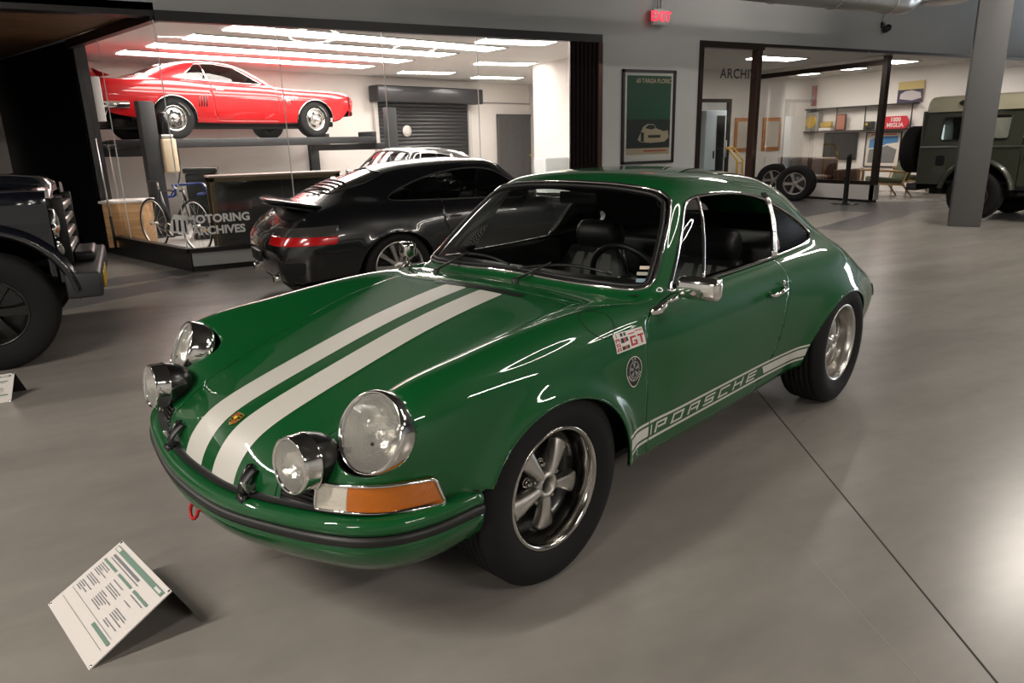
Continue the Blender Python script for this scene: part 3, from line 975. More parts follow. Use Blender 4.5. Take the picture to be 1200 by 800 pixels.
def fuchs(parent, loc, sg, rear=False):
    """five-petal wheel; sg=+1 left side. loc is wheel centre on the outer lip plane"""
    rim_r = .208
    base = T(*loc) @ (Matrix.Identity(4) if sg > 0 else RZ(math.pi))
    F = base @ RX(-math.pi/2)                 # lathe axis: local z -> outward
    w = .225 if rear else .195
    dish = .042 if rear else .045
    R = .330
    lip = MB()
    lip.lathe([(rim_r-.012, -.16), (rim_r-.018, -.06), (rim_r-.020, -dish), (rim_r-.016, -.012), (rim_r-.010, -.003), (rim_r-.003, 0), (rim_r+.003, -.003), (rim_r+.003, -.014), (rim_r-.004, -.03)], 72, F)
    o = lip.build('wheel', M_ALU if rear else M_DKCHROME, parent)
    tm = tyre_mesh(R, w, rim_r)
    tm.v = [tuple(base @ Vector((x, y-w*.46, z))) for x, y, z in tm.v]
    tm.build('tyre', M_RUBBER, o)
    back = MB().lathe([(.0, -dish-.055), (.06, -dish-.05), (.12, -dish-.06), (.19, -dish-.075), (.195, -dish-.02)], 48, F)
    back.build('wheel_centre', M_ALU if rear else M_SATIN, o)
    hub = MB().lathe([(.030, -dish-.05), (.028, -dish+.002), (.034, -dish+.008), (.041, -dish+.006), (.046, -dish-.006), (.052, -dish-.05)], 36, F)
    hub.build('hub_ring', M_ALU, o)
    for k in range(5):
        a = 2*math.pi*k/5+(math.radians(18) if not rear else math.radians(54))
        mb = MB()
        L0, L1 = .040, (.158 if not rear else .186)
        ws = [(L0, .017), (.07, .021), (.11, .030), (L1-.01, .041), (L1, .040)]
        top = []; low = []
        for r, hw in ws:
            zc = -dish+.004-.012*((r-L0)/(L1-L0))**2*(1 if not rear else 4)
            top.append([(r, -hw*.80, zc-.002), (r, -hw*.4, zc+.003), (r, 0, zc+.004), (r, hw*.4, zc+.003), (r, hw*.80, zc-.002)])
            low.append([(r, -hw, zc-.03), (r, hw, zc-.03)])
        G = []
        for tr, lr in zip(top, low):
            G.append([lr[0]]+[(p[0], p[1]*1.12, p[2]-.006) for p in tr[:1]]+tr+[(p[0], p[1]*1.12, p[2]-.006) for p in tr[-1:]]+[lr[1]])
        A = F @ RZ(a)
        mb.grid([[A @ Vector(p) for p in r] for r in G])
        mb.add([A @ Vector(p) for p in G[-1]], [tuple(range(len(G[-1])))])
        mb.build('spoke', M_ALU, o)
        b = a+math.pi/5
        nut = MB()
        nut.lathe([(0, -dish-.012), (.007, -dish-.012), (.010, -dish-.018), (.0105, -dish-.05)], 6, F @ RZ(b) @ T(.068, 0, 0), smooth=False)
        nut.lathe([(.016, -dish-.05), (.019, -dish-.034), (.016, -dish-.030), (.013, -dish-.034)], 16, F @ RZ(b) @ T(.068, 0, 0))
        nut.build('lug_nut', M_DKCHROME, o)
    return o
def lamp(parent, name, c, yaw, pit, R, kind):
    """round lamp, axis local z -> forward"""
    A = T(*c) @ RZ(yaw) @ RY(-pit) @ RY(math.pi/2)
    if kind == 'head':
        rim = MB().lathe([(R*.86, .006), (R*.90, .014), (R*.94, .012), (R*.97, 0), (R*.985, -.022), (R*.995, -.040), (R*1.0, -.06), (R*.9, -.08)], 64, A)
        o = rim.build(name, M_CHROME, parent)
        MB().lathe([(0, -.085), (R*.25, -.082), (R*.55, -.06), (R*.88, -.005)], 48, A).build('reflector', M_REFL, o)
        MB().lathe([(0, -.03), (.012, -.031), (.016, -.036), (.016, -.08)], 20, A).build('bulb_cap', M_CHROME, o)
        MB().lathe([(0, .032), (R*.3, .029), (R*.6, .021), (R*.80, .011), (R*.88, .004)], 48, A).build('lens', M_HLENS, o)
        MB().lathe([(0, .037), (.004, .036), (.006, .030)], 12, A @ T(.025, .035, -.006)).build('lens_marker', M_BLACK, o)
    else:
        rim = MB().lathe([(R*.88, .003), (R*.93, .010), (R*.98, .006), (R*1.0, -.004), (R*1.0, -.034), (R*1.03, -.038), (R*1.03, -.044)], 56, A)
        o = rim.build(name, M_CHROME, parent)
        MB().lathe([(R*1.01, -.040), (R*1.0, -.06), (R*.93, -.09), (R*.72, -.122), (R*.4, -.14), (0, -.145)], 48, A).build('housing', M_SATIN, o)
        MB().lathe([(0, -.05), (R*.5, -.035), (R*.9, 0)], 40, A).build('reflector', M_REFL, o)
        MB().lathe([(0, .017), (R*.4, .014), (R*.7, .009), (R*.9, .002)], 40, A).build('lens', M_HLENS, o)
        MB().tube([(c[0]-.05, c[1], c[2]-.06), (c[0]-.06, c[1], c[2]-.12), (c[0]-.07, c[1], c[2]-.165)], .012, 10).build('bracket', M_BLACK, o)
    return o
def hlens():
    m = glass_mat('ribbed lamp lens', (.93, .93, .9), 0.05)
    nt = m.node_tree
    tc = nt.nodes.new('ShaderNodeTexCoord'); wv = nt.nodes.new('ShaderNodeTexWave')
    wv.bands_direction = 'Y'; wv.inputs['Scale'].default_value = 28
    bp = nt.nodes.new('ShaderNodeBump'); bp.inputs['Strength'].default_value = .5; bp.inputs['Distance'].default_value = .004
    df = nt.nodes.new('ShaderNodeBsdfDiffuse'); df.inputs[0].default_value = (.75, .74, .70, 1)
    mx = nt.nodes.new('ShaderNodeMixShader'); mx.inputs[0].default_value = .22
    out = [n for n in nt.nodes if n.type == 'OUTPUT_MATERIAL'][0]
    old = out.inputs[0].links[0].from_socket
    gl = [n for n in nt.nodes if n.type == 'BSDF_GLOSSY'][0]
    nt.links.new(tc.outputs['Object'], wv.inputs['Vector']); nt.links.new(wv.outputs['Fac'], bp.inputs['Height'])
    nt.links.new(bp.outputs['Normal'], gl.inputs['Normal']); nt.links.new(bp.outputs['Normal'], df.inputs['Normal'])
    nt.links.new(old, mx.inputs[1]); nt.links.new(df.outputs[0], mx.inputs[2]); nt.links.new(mx.outputs[0], out.inputs[0])
    return m
M_HLENS = hlens()

def seat(parent, x, y):
    """low bucket seat with roll headrest; x,y = middle of the cushion"""
    c = MB()
    c.box((x-.25, y-.25, .26), (x+.26, y+.25, .40), bev=.05)
    o = c.build('seat', M_LEATHER, parent)
    G = []
    for t, hw, dx, th in ((0, .235, -.18, .10), (.25, .25, -.23, .10), (.55, .245, -.30, .09), (.8, .22, -.345, .085), (1.0, .17, -.375, .07)):
        z = .38+.44*t
        ring = []
        for k in range(20):
            a = 2*math.pi*k/20
            ca, sa = math.cos(a), math.sin(a)
            yy = hw*math.copysign(abs(ca)**.55, ca)
            xx = th*.5*math.copysign(abs(sa)**.7, sa)
            bol = .035*max(0, abs(yy)/hw-.6)/.4 if sa > 0 else 0
            ring.append((x+dx+xx+bol, y+yy, z))
        G.append(ring+[ring[0]])
    b = MB().grid(G)
    b.add(G[-1][:-1], [tuple(range(20))])
    bo = b.build('backrest', M_LEATHER, o)
    # woven centre strips
    for cy in (-.10, 0.0, .10):
        st = []
        for t, dx, th in ((.03, -.185, .10), (.25, -.23, .10), (.55, -.30, .09), (.8, -.345, .085), (.93, -.365, .075)):
            z = .38+.44*t
            st.append([(x+dx+th*.5+.003, y+cy-.036, z), (x+dx+th*.5+.006, y+cy, z), (x+dx+th*.5+.003, y+cy+.036, z)])
        MB().grid(st).build('woven_strip', M_HOUND, o)
    h = MB()
    hx = x-.385
    prof = [(0, -.145), (.05, -.145), (.07, -.13), (.078, -.10), (.078, .10), (.07, .13), (.05, .145), (0, .145)]
    h.lathe([(r, q) for r, q in prof], 28, T(hx, y, .895) @ RX(math.pi/2))
    h.v = [(hx+(p[0]-hx)*.85, p[1], .885+(p[2]-.895)*1.15) for p in h.v]
    h.build('headrest', M_LEATHER, o)
    return o

def build_911(root, paint_m=None, hero=True):
    S = S911
    PAINT = paint_m or M_GREEN
    M0 = (S.V, S.F)
    fa, ra = ell(FARCH), ell(RARCH)
    dside = sdf(SIDE_ALL)
    dws = sdf(WSCR, (1, 2)); drs = sdf(RSCR, (1, 2)); ddoor = sdf(DOOR)
    def vside(V):   # positive outside the side glass
        d = -dside(V); return np.where(np.abs(V[:, 1]) > .42, d, 1.0)
    def vws(V):
        d = -dws(V); return np.where((V[:, 0] > -1.25) & (V[:, 0] < -.5) & (np.abs(V[:, 1]) < .70), d, 1.0)
    def vrs(V):
        d = -drs(V); return np.where(V[:, 0] < -1.75, d, 1.0)
    def arches(V):
        return np.where(np.abs(V[:, 1]) > .45, np.minimum(fa(V), ra(V)), 1.0)
    paint = clip(M0, arches)
    glass_ws = clip(paint, lambda V: -vws(V)); glass_rs = clip(paint, lambda V: -vrs(V)); glass_sd = clip(paint, lambda V: -vside(V))
    paint = clip(paint, vside); paint = clip(paint, vws); paint = clip(paint, vrs)
    gap = .0035
    def vd(V): return np.where(np.abs(V[:, 1]) > .5, ddoor(V), -1.0)
    body = clip(paint, lambda V: -vd(V)-gap*.5)
    doors = clip(paint, lambda V: vd(V)-gap*.5)
    def vh(V):
        y = np.abs(V[:, 1]); x = V[:, 0]
        edge = np.interp(x, [-.47, -.1, .3, .55, .70, .80], [.525, .50, .44, .41, .385, .375])
        return np.minimum.reduce([edge-y, x+.465-.02*(y/.5)**2])
    def onhood(V): return np.where(V[:, 2] > .40, vh(V), -1.0)
    lid = clip(body, lambda V: onhood(V)-gap*.5)
    body = clip(body, lambda V: -onhood(V)-gap*.5)
    def ve(V):
        y = np.abs(V[:, 1]); x = V[:, 0]
        return np.minimum.reduce([.46-y-.05*np.clip((-2.9-x)/.25, 0, 1), -2.62-x, V[:, 2]-.58])
    elid = clip(body, lambda V: ve(V)-gap*.5)
    body = clip(body, lambda V: -ve(V)-gap*.5)
    # front lamps' openings: indicator and horn grille are cut out of the nose
    def vnose(y0, y1, x0=.47):
        def fn(V):
            y = np.abs(V[:, 1]); x = V[:, 0]; z = V[:, 2]
            zt = np.interp(y, [.37, .56, .66, .74, .80], [.515, .540, .550, .552, .545])
            return np.minimum.reduce([zt-z, z-.424-rise911(y), y-y0, y1-y, x-x0+(.51-z)*.35])
        return fn
    vind, vgr = vnose(.545, 2.0), vnose(.40, .540)
    ind = clip(body, lambda V: vind(V)-.001); grl = clip(body, lambda V: vgr(V)-.001)
    body = clip(clip(body, lambda V: -vind(V)), lambda V: -vgr(V))
    def lampcut(V):
        r = np.full(len(V), 1e9)
        for sg in (1, -1):
            ax = np.array(Matrix(RZ(sg*math.radians(10)) @ RY(-math.radians(25))).to_3x3() @ Vector((1, 0, 0)))
            w = V[:, :3]-np.array((.577, .629*sg, .668))
            h = w @ ax
            q = np.sqrt(np.maximum(0, (w*w).sum(1)-h*h))
            r = np.where(np.abs(h) < .16, np.minimum(r, q), r)
        return r-.1205
    body = clip(body, lampcut)
    patch(body, 'body_shell', PAINT, root, solid=.004)
    for sg in (1, -1):
        d = patch(clip(doors, lambda V: V[:, 1]*sg), 'door', PAINT, root, solid=.004)
        # handle and its dished recess
        l, n = S.side(-1.55, .727, sg)
        h = MB()
        h.tube([(-1.475, l.y+.006*sg, .722), (-1.49, l.y+.028*sg, .724), (-1.55, l.y+.032*sg, .728), (-1.60, l.y+.028*sg, .732), (-1.615, l.y+.004*sg, .733)], [.012, .011, .009, .011, .013], 12)
        h.build('door_handle', M_CHROME, d)
        MB().lathe([(0, .002), (.010, .003), (.012, 0)], 16, T(-1.63, l.y+.002*sg, .756) @ RX(-sg*math.pi/2)).build('door_lock', M_CHROME, d)
    lo = patch(lid, 'hood', PAINT, root, solid=.004)
    patch(elid, 'engine_lid', PAINT, root, solid=.004)
    liner = clip(clip(clip(clip(M0, lambda V: arches(V)), vside), vws), vrs)
    liner = clip(liner, lampcut)
    patch(liner, 'inner_liner', M_DARK, root, off=-.014)
    for sg in (1, -1):
        i1 = clip(ind, lambda V: V[:, 1]*sg)
        patch(i1, 'lamp_recess', M_DARK, root, off=-.010)
        w = patch(clip(i1, lambda V: .635-np.abs(V[:, 1])), 'indicator', mat('clear ribbed lens', (.62, .58, .50), .12, coat=.8, bump=(90, .3)), root, off=.010, solid=.012)
        patch(clip(i1, lambda V: np.abs(V[:, 1])-.635), 'amber_lens', M_AMBER, w, off=.010, solid=.012)
        # chrome frame round the lens
        MB().tube(boundary(i1, .012), .005, 6, closed=True).build('lens_frame', M_CHROME, w)
        g = patch(clip(grl, lambda V: V[:, 1]*sg), 'horn_grille', M_BLACK, root, off=-.004)
        for k in range(6):
            z = .450+k*.0135
            pts = [S.front(sg*y, z) for y in np.linspace(.405, .536, 8)]
            MB().tube([l+n*.001 for l, n in pts if l is not None], .0035, 6).build('slat', M_SATIN, g)
    # glass
    patch(glass_ws, 'windshield', M_CARGLASS, root, off=-.004)
    patch(glass_rs, 'rear_window', M_CARGLASS, root, off=-.004)
    BX, BX2 = -1.00, -1.705        # vent-window bar, rear edge of the door glass
    bar = lambda z: -1.035+(z-.85)*.20
    for sg in (1, -1):
        g = clip(glass_sd, lambda V: V[:, 1]*sg)
        patch(clip(g, lambda V: V[:, 0]-(-1.044-(V[:, 2]-.85)*.53)), 'vent_window', M_CARGLASS, root, off=-.006)
        patch(clip(g, lambda V: -(V[:, 0]-(-1.695-(V[:, 2]-.855)*.67))), 'quarter_window', M_CARGLASS, root, off=-.004)
        # both door windows are wound down
        tr = MB()
        ring = on_shell(S, densify(SIDE_ALL, .015), 'side', .001, sg)
        tr.tube(ring, .0085, 8, closed=True)
        tr.build('window_trim', M_CHROME, root)
        vb = on_shell(S, [(-1.044-(z-.85)*.53, z) for z in np.linspace(.846, 1.170, 12)], 'side', .001, sg)
        MB().tube(vb, .0075, 8).build('vent_window_bar', M_CHROME, root)
        bp = on_shell(S, [(-1.695-(z-.855)*.67, z) for z in np.linspace(.862, 1.138, 12)], 'side', .003, sg)
        mb = MB()
        for dx in (-.014, 0, .014):
            mb.tube([(p.x+dx, p.y, p.z) for p in bp], .009, 8)
        mb.build('window_pillar', M_CHROME, root)
    for out, nm, mode, r in ((WSCR, 'windshield_trim', 'front', .0085), (RSCR, 'rear_window_trim', 'back', .008)):
        ring = on_shell(S, densify(out, .02), mode, .0015)
        MB().tube(ring, r, 8, closed=True).build(nm, M_CHROME, root)
        ring2 = on_shell(S, densify(offset_poly(out, -.014), .02), mode, .0)
        MB().tube(ring2, .010, 6, closed=True).build('rubber_seal', M_BLACK, root)
    # cowl vent
    cv = clip(M0, lambda V: np.minimum.reduce([.268-np.abs(V[:, 1]), V[:, 0]+.437-.02*(V[:, 1]/.5)**2, -.402-V[:, 0]+.02*(V[:, 1]/.5)**2, V[:, 2]-.5]))
    patch(cv, 'cowl_vent', M_BLACK, root, off=.0015)
    # wheel wells and floor
    for c, y in ((FARCH, .80), (RARCH, .85)):
        for sg in (1, -1):
            w = MB()
            prof = [(.0, .30*sg), (.37, .30*sg), (.385, .5*sg), (.385, .72*sg)]
            w.lathe(prof, 28, T(c[0], 0, c[1]) @ RX(-math.pi/2), a0=math.pi, a1=2*math.pi)
            w.build('wheel_well', M_DARK, root)
            lp = on_shell(S, [(c[0]+c[2]*math.cos(a), c[1]+c[3]*math.sin(a)) for a in np.linspace(-.05 if c is FARCH else .0, math.pi+.05, 60)], 'side', -.003, sg)
            MB().tube(lp, .0045, 6).build('arch_lip', PAINT, root)
    MB().box((-2.9, -.66, .20), (.42, .60, .225), bev=.01).build('floor_pan', M_DARK, root)
    # bumpers
    half = [(.345, .812), (.50, .800), (.62, .757), (.71, .668), (.772, .53), (.815, .34), (.838, .17), (.845, 0)]
    plan = spline(half+[(x, -y) for x, y in half[-2::-1]], 6)
    prof = [(-.07, .424), (-.03, .427), (-.010, .424), (.0, .414), (.003, .400), (.001, .388), (-.006, .384), (-.006, .356), (.001, .352), (-.004, .328), (-.022, .290), (-.060, .250), (-.13, .225), (-.25, .210)]
    bp_ = MB().grid(sweep_plan(plan, prof, rise911))
    for e in (0, -1):
        bp_.add(sweep_plan(plan, prof, rise911)[e], [tuple(range(len(prof)))])
    fb = bp_.build('front_bumper', PAINT, root)
    MB().grid(sweep_plan(plan, [(-.006, .384), (.006, .381), (.009, .370), (.006, .359), (-.006, .356)], rise911)).build('bumper_strip', M_BLACK, fb)
    MB().grid(sweep_plan(plan, [(-.07, .424), (-.028, .434), (-.07, .442)], rise911)).build('bumper_seal', M_BLACK, fb)
    halfr = [(-2.64, .79), (-2.85, .765), (-3.02, .70), (-3.13, .58), (-3.20, .36), (-3.22, 0)]
    planr = spline(halfr+[(x, -y) for x, y in halfr[-2::-1]], 6)
    Gr = [[(p[0], p[1], z) for d, z in prof] for p in planr]
    Pr = np.array(planr); t = np.gradient(Pr, axis=0); t /= np.linalg.norm(t, axis=1, keepdims=True); nn = np.stack([t[:, 1], -t[:, 0]], 1)
    if nn[len(Pr)//2][0] > 0: nn = -nn
    pr = [(-.05, .46), (-.01, .465), (.0, .45), (.003, .42), (0, .36), (-.02, .31), (-.06, .285), (-.15, .28)]
    MB().grid([[(p[0]+q[0]*d, p[1]+q[1]*d, z) for d, z in pr] for p, q in zip(Pr, nn)]).build('rear_bumper', PAINT, root)
    tl = clip(M0, lambda V: np.minimum.reduce([V[:, 2]-.475, .545-V[:, 2], -2.90-V[:, 0], np.abs(V[:, 1])-.42]))
    for sg in (1, -1):
        t1 = clip(tl, lambda V: V[:, 1]*sg)
        w = patch(clip(t1, lambda V: .60-np.abs(V[:, 1])), 'tail_light', M_RED, root, off=.008)
        patch(clip(t1, lambda V: np.abs(V[:, 1])-.60), 'amber_lens', M_AMBER, w, off=.008)
    # lamps
    for sg in (1, -1):
        lamp(root, 'headlight', (.577, .629*sg, .668), sg*math.radians(10), math.radians(25), .122, 'head')
        lamp(root, 'fog_lamp', (.755, .50*sg, .595), sg*math.radians(4), math.radians(7), .081, 'fog')
    # wheels
    for sg in (1, -1):
        fuchs(root, (0, .795*sg, FW[1]), sg)
        fuchs(root, (-2.271, .868*sg, RW[1]), sg, True)
    # mirrors
    for sg in (1, -1):
        l, n = S.side(-.625, .800, sg)
        A = Vector((-.625, l.y, .800))
        B = Vector((-.70, l.y+.085*sg, .872))
        m = MB()
        m.tube([A+Vector((.035, -.004*sg, -.004)), A+Vector((.0, .012*sg, .006)), A+Vector((-.035, .022*sg, .030))], [.014, .019, .012], 12)
        m.tube([A+Vector((-.028, .018*sg, .024)), B+Vector((0.03, -.02*sg, -.016))], .0085, 10)
        o = m.build('wing_mirror', M_CHROME, root)
        hw = .085 if sg > 0 else .050
        h = MB().box((-.030, -hw, -.042), (.030, hw, .042), T(B.x-.02, B.y+.035*sg, B.z+.012) @ RZ(sg*math.radians(8)), bev=.022)
        h.build('mirror_shell', M_CHROME, o)
        MB().box((-.036, -hw+.011, -.034), (-.031, hw-.011, .034), T(B.x-.02, B.y+.035*sg, B.z+.012) @ RZ(sg*math.radians(8)), bev=.002).build('mirror_glass', mat('mirror glass', (.6, .6, .6), .02, 1.0), o)
    # wipers
    for y0, y1 in ((.10, .52), (-.42, .02)):
        l0, n0 = S.top(-.545, y0)
        w = MB()
        w.lathe([(.016, -.01), (.015, .012), (.008, .02), (0, .021)], 16, T(l0.x, l0.y, l0.z))
        la = S.front(y0+.12, .915); lb = S.front(y1-.15, .90)
        w.tube([l0+Vector((0, 0, .012)), la[0]+la[1]*.02], .006, 8)
        wo = w.build('wiper', M_BLACK, root)
        pts = [S.front(y, .893+.022*math.sin(math.pi*(y-y0)/(y1-y0))) for y in np.linspace(y0-.06, y1-.02, 10)]
        MB().tube([l+n*.012 for l, n in pts if l is not None], .006, 6).build('wiper_blade', M_SATIN, wo)
    interior(root, S)
    return S, lo
def interior(root, S):
    MB().box((-2.3, -.66, .215), (-.5, .66, .24)).build('cabin_floor', M_DARK, root)
    for y in (.36, -.36):
        seat(root, -1.36, y)
    # dashboard: rolled top under the windscreen
    G = []
    for y in np.linspace(-.64, .64, 17):
        k = (y/.64)**2
        G.append([(-.60-.06*k, y, .835), (-.70-.05*k, y, .862), (-.82-.03*k, y, .858), (-.88, y, .835), (-.885, y, .80), (-.85, y, .68), (-.78, y, .60)])
    MB().grid(G).build('dashboard', M_LEATHER, root)
    for sg in (1, -1):
        G = []
        for x in np.linspace(-.75, -1.72, 12):
            G.append([(x, .675*sg, .855), (x, .65*sg, .84), (x, .645*sg, .55), (x, .66*sg, .25)])
        MB().grid(G).build('door_card', M_LEATHER, root)
    # steering wheel
    A = T(-1.0, .36, .80) @ RY(math.radians(-68))
    w = MB()
    w.tube([A @ Vector((.19*math.cos(a), .19*math.sin(a), 0)) for a in np.linspace(0, 2*math.pi, 40, endpoint=False)], .014, 10, closed=True)
    o = w.build('steering_wheel', M_LEATHER, root)
    for a in (math.radians(90), math.radians(-30), math.radians(210)):
        MB().tube([A @ Vector((0, 0, .01)), A @ Vector((.18*math.sin(a), .18*math.cos(a), 0))], .010, 6).build('spoke', M_SATIN, o)
    MB().lathe([(0, .03), (.04, .028), (.05, .01), (.05, -.02), (.03, -.12)], 24, A).build('horn_pad', M_LEATHER, o)
    # rear bench and shelf
    MB().box((-2.05, -.55, .25), (-1.75, .55, .50), bev=.05).build('rear_bench', M_LEATHER, root)
    MB().box((-2.10, -.55, .48), (-2.02, .55, .86), RY(0), bev=.03).build('rear_bench_back', M_LEATHER, root)
    MB().box((-2.60, -.56, .84), (-2.06, .56, .86)).build('parcel_shelf', M_LEATHER, root)
    MB().box((-1.10, -.11, 1.130), (-1.085, .11, 1.185), bev=.007).build('rear_view_mirror', M_BLACK, root)
    hl = clip((S.V, S.F), lambda V: np.minimum.reduce([V[:, 2]-1.195, -1.10-V[:, 0], V[:, 0]+1.95]))
    patch(hl, 'headliner', M_DARK, root, off=-.02)
def marks_911(root, S, hood):
    """stripes, lettering, stickers, straps and badge of the green car"""
    V, F = S.V, S.F
    # hood stripes
    for sg in (1, -1):
        st = clip((V, F), lambda V: np.minimum.reduce([V[:, 1]*sg-.040, .176-V[:, 1]*sg, V[:, 0]+.395-.02*(V[:, 1]/.5)**2, V[:, 2]-.412, V[:, 0]+.5]))
        patch(st, 'hood_stripe', M_WHITE, hood, off=.0012)
    # side band: two pin lines, solid ends, letters between them
    for sg in (1, -1):
        zt, zb = .3935, .3235
        def strip(x0, x1, za, zb_, name, slant=0.0):
            n = max(2, int(abs(x1-x0)/.02)); G = []
            for k in range(n+1):
                x = x0+(x1-x0)*k/n; row = []
                for t in np.linspace(0, 1, 4):
                    z = za+(zb_-za)*t
                    l, nn = S.side(x+(slant*(t-.5) if k == 0 else 0), z, sg)
                    row.append(l+nn*.0013)
                G.append(row)
            MB().grid(G).build(name, M_WHITE, root)
        def aend(c, z, s_): return c[0]+s_*c[2]*math.sqrt(max(0, (1+.006/c[3])**2-((z-c[1])/c[3])**2))
        for za, zb_, nm in ((.388, .399, 'pin_line'), (.318, .329, 'pin_line'), (.338, .379, 'side_band')):
            zm = (za+zb_)/2
            xf, xr = aend(FARCH, zm, -1), aend(RARCH, zm, 1)
            strip(xf, -.5315, za, zb_, nm)
            if nm == 'pin_line':
                strip(-.5385, xr, za, zb_, nm)
            else:
                strip(-1.49, xr, za, zb_, nm, .03)
        # letters: strokes in a unit cell, x right, y up
        w = .16
        Lt = {
         'P': [((0, 0), (0, 1)), ((0, 1), (1, 1)), ((1, 1), (1, .45)), ((1, .45), (0.25, .45))],
         'O': [((0, 0), (0, 1)), ((0, 1), (1, 1)), ((1, 1), (1, 0)), ((1, 0), (0, 0))],
         'R': [((0, 0), (0, 1)), ((0, 1), (1, 1)), ((1, 1), (1, 0)), ((.25, .42), (1, .42))],
         'S': [((1, 1), (0, 1)), ((0, 1), (0, .5)), ((0, .5), (1, .5)), ((1, .5), (1, 0)), ((1, 0), (0, 0))],
         'C': [((1, 1), (0, 1)), ((0, 1), (0, 0)), ((0, 0), (1, 0))],
         'H': [((0, 0), (0, 1)), ((1, 0), (1, 1)), ((0, .5), (1, .5))],
         'E': [((1, 1), (0, 1)), ((0, 1), (0, 0)), ((0, 0), (1, 0)), ((0, .5), (1, .5))],
        }
        xs = {'P': (-.575, -.66), 'O': (-.69, -.785), 'R': (-.815, -.91), 'S': (-.94, -1.035), 'C': (-1.065, -1.165), 'H': (-1.195, -1.295), 'E': (-1.325, -1.42)}
        z0, z1, t = .3375, .3795, .0085
        for ch, (x0, x1) in xs.items():
            if sg < 0:                       # reads forwards on the other flank too
                k = 'PORSCHE'.index(ch); x1, x0 = list(xs.values())[6-k]
            polys = []
            for (ax, ay), (bx, by) in Lt[ch]:
                def P(u, v): return np.array([x0+(x1-x0)*(u*.86+v*.14), z0+(z1-z0)*v])
                a, b = P(ax, ay), P(bx, by)
                if abs(ay-by) < 1e-6:
                    h = t*.5
                    zc = a[1]+(h if ay == 0 else -h if ay == 1 else 0)
                    polys.append([(a[0], zc-h), (b[0], zc-h), (b[0], zc+h), (a[0], zc+h)])
                else:
                    h = .0065*(1 if ax == 0 else -1)*(1 if x1 < x0 else -1)
                    polys.append([(a[0], a[1]), (b[0], b[1]), (b[0]-2*h, b[1]), (a[0]-2*h, a[1])])
            decal(S, polys, M_WHITE, 'letter', root, 'side', .0013, sg)
        decal(S, [[(-.548, z0), (-.556, z0), (-.556, z1), (-.548, z1)]], M_WHITE, 'letter_bar', root, 'side', .0013, sg)
    # rectangular race sticker on the front fender
    c = [hit_px(S, *p)[0] for p in ((717, 392), (751.5, 382.5), (757, 402), (723, 415))]
    W1 = mat('sticker white', (.72, .69, .64), .4)
    R1 = mat('sticker red', (.45, .012, .02), .4); K1 = mat('sticker black', (.01, .01, .01), .4); G1 = mat('sticker grey', (.30, .30, .29), .4)
    q = [np.array((p.x, p.z)) for p in c]
    def Q(u, v):
        return tuple((1-v)*((1-u)*q[0]+u*q[1])+v*((1-u)*q[3]+u*q[2]))
    rect = lambda u0, u1, v0, v1: [Q(u0, v0), Q(u1, v0), Q(u1, v1), Q(u0, v1)]
    st = decal(S, [rect(i/6, (i+1)/6, j/3, (j+1)/3) for i in range(6) for j in range(3)], W1, 'fender_sticker', root, off=.0012)
    decal(S, [rect(.22, .30, .05, .22), rect(.34, .40, .05, .22), rect(.20, .30, .30, .92), rect(.37, .44, .30, .92)], K1, 'sticker_bars', st, off=.0018)
    g = .062
    decal(S, [rect(.50, .70, .34, .34+.1), rect(.50, .50+g, .34, .86), rect(.50, .72, .76, .86), rect(.66, .72, .58, .86), rect(.61, .72, .58, .66),
              ], R1, 'sticker_letter', st, off=.0018)
    decal(S, [rect(.76, .97, .34, .44), rect(.845, .905, .34, .86)], R1, 'sticker_letter', st, off=.0018)
    decal(S, [rect(.31, .36, .30, .92)], R1, 'sticker_red_bar', st, off=.0018)
    decal(S, [rect(.48, .70, .16, .22), rect(.72, .97, .10, .15)], R1, 'sticker_lines', st, off=.0018)
    S_ = {'I': [(.4, .6, 0, 1)], 'M': [(0, .25, 0, 1), (.75, 1, 0, 1), (.25, .75, .0, .3), (.4, .6, .3, .6)], 'S': [(0, 1, 0, .2), (0, .25, .2, .4), (0, 1, .4, .6), (.75, 1, .6, .8), (0, 1, .8, 1)],
          'A': [(0, .25, .2, 1), (.75, 1, .2, 1), (.1, .9, 0, .25), (.25, .75, .55, .72)]}
    pl = []
    for i, ch in enumerate('IMSA'):
        v0 = .05+i*.235
        for a, b, d, e in S_[ch]:
            pl.append(rect(.03+a*.13, .03+b*.13, v0+d*.18, v0+e*.18))
    decal(S, pl, R1, 'sticker_side_letters', st, off=.0018)
    # round badge sticker with a pointed foot
    l, n = hit_px(S, 743, 433)
    cx, cz = l.x, l.z
    def drop(r, tip):
        out = []
        for k in range(40):
            a = 2*math.pi*k/40
            y = r*math.sin(a)
            if math.sin(a) < -.2:
                y *= 1+tip*((-math.sin(a)-.2)/.8)**2
            out.append((cx+r*math.cos(a), cz+y))
        return out
    b = decal(S, [drop(.048, .35)], W1, 'round_sticker', root, off=.0012)
    decal(S, [drop(.045, .36)], K1, 'sticker_field', b, off=.0016)
    decal(S, [[(cx+.031*math.cos(a), cz+.031*math.sin(a)) for a in np.linspace(0, 2*math.pi, 32, endpoint=False)]], G1, 'sticker_disc', b, off=.0020)
    decal(S, [[(cx+.027*math.cos(a), cz+.027*math.sin(a)) for a in np.linspace(0, 2*math.pi, 32, endpoint=False)]], K1, 'sticker_wheel', b, off=.0024)
    pet = []
    for k in range(5):
        a = 2*math.pi*k/5+.3
        pet.append([(cx+r*math.cos(a+d), cz+r*math.sin(a+d)) for r, d in ((.006, -.3), (.025, -.28), (.025, .28), (.006, .3))])
    decal(S, pet, G1, 'sticker_spokes', b, off=.0028, step=.006)
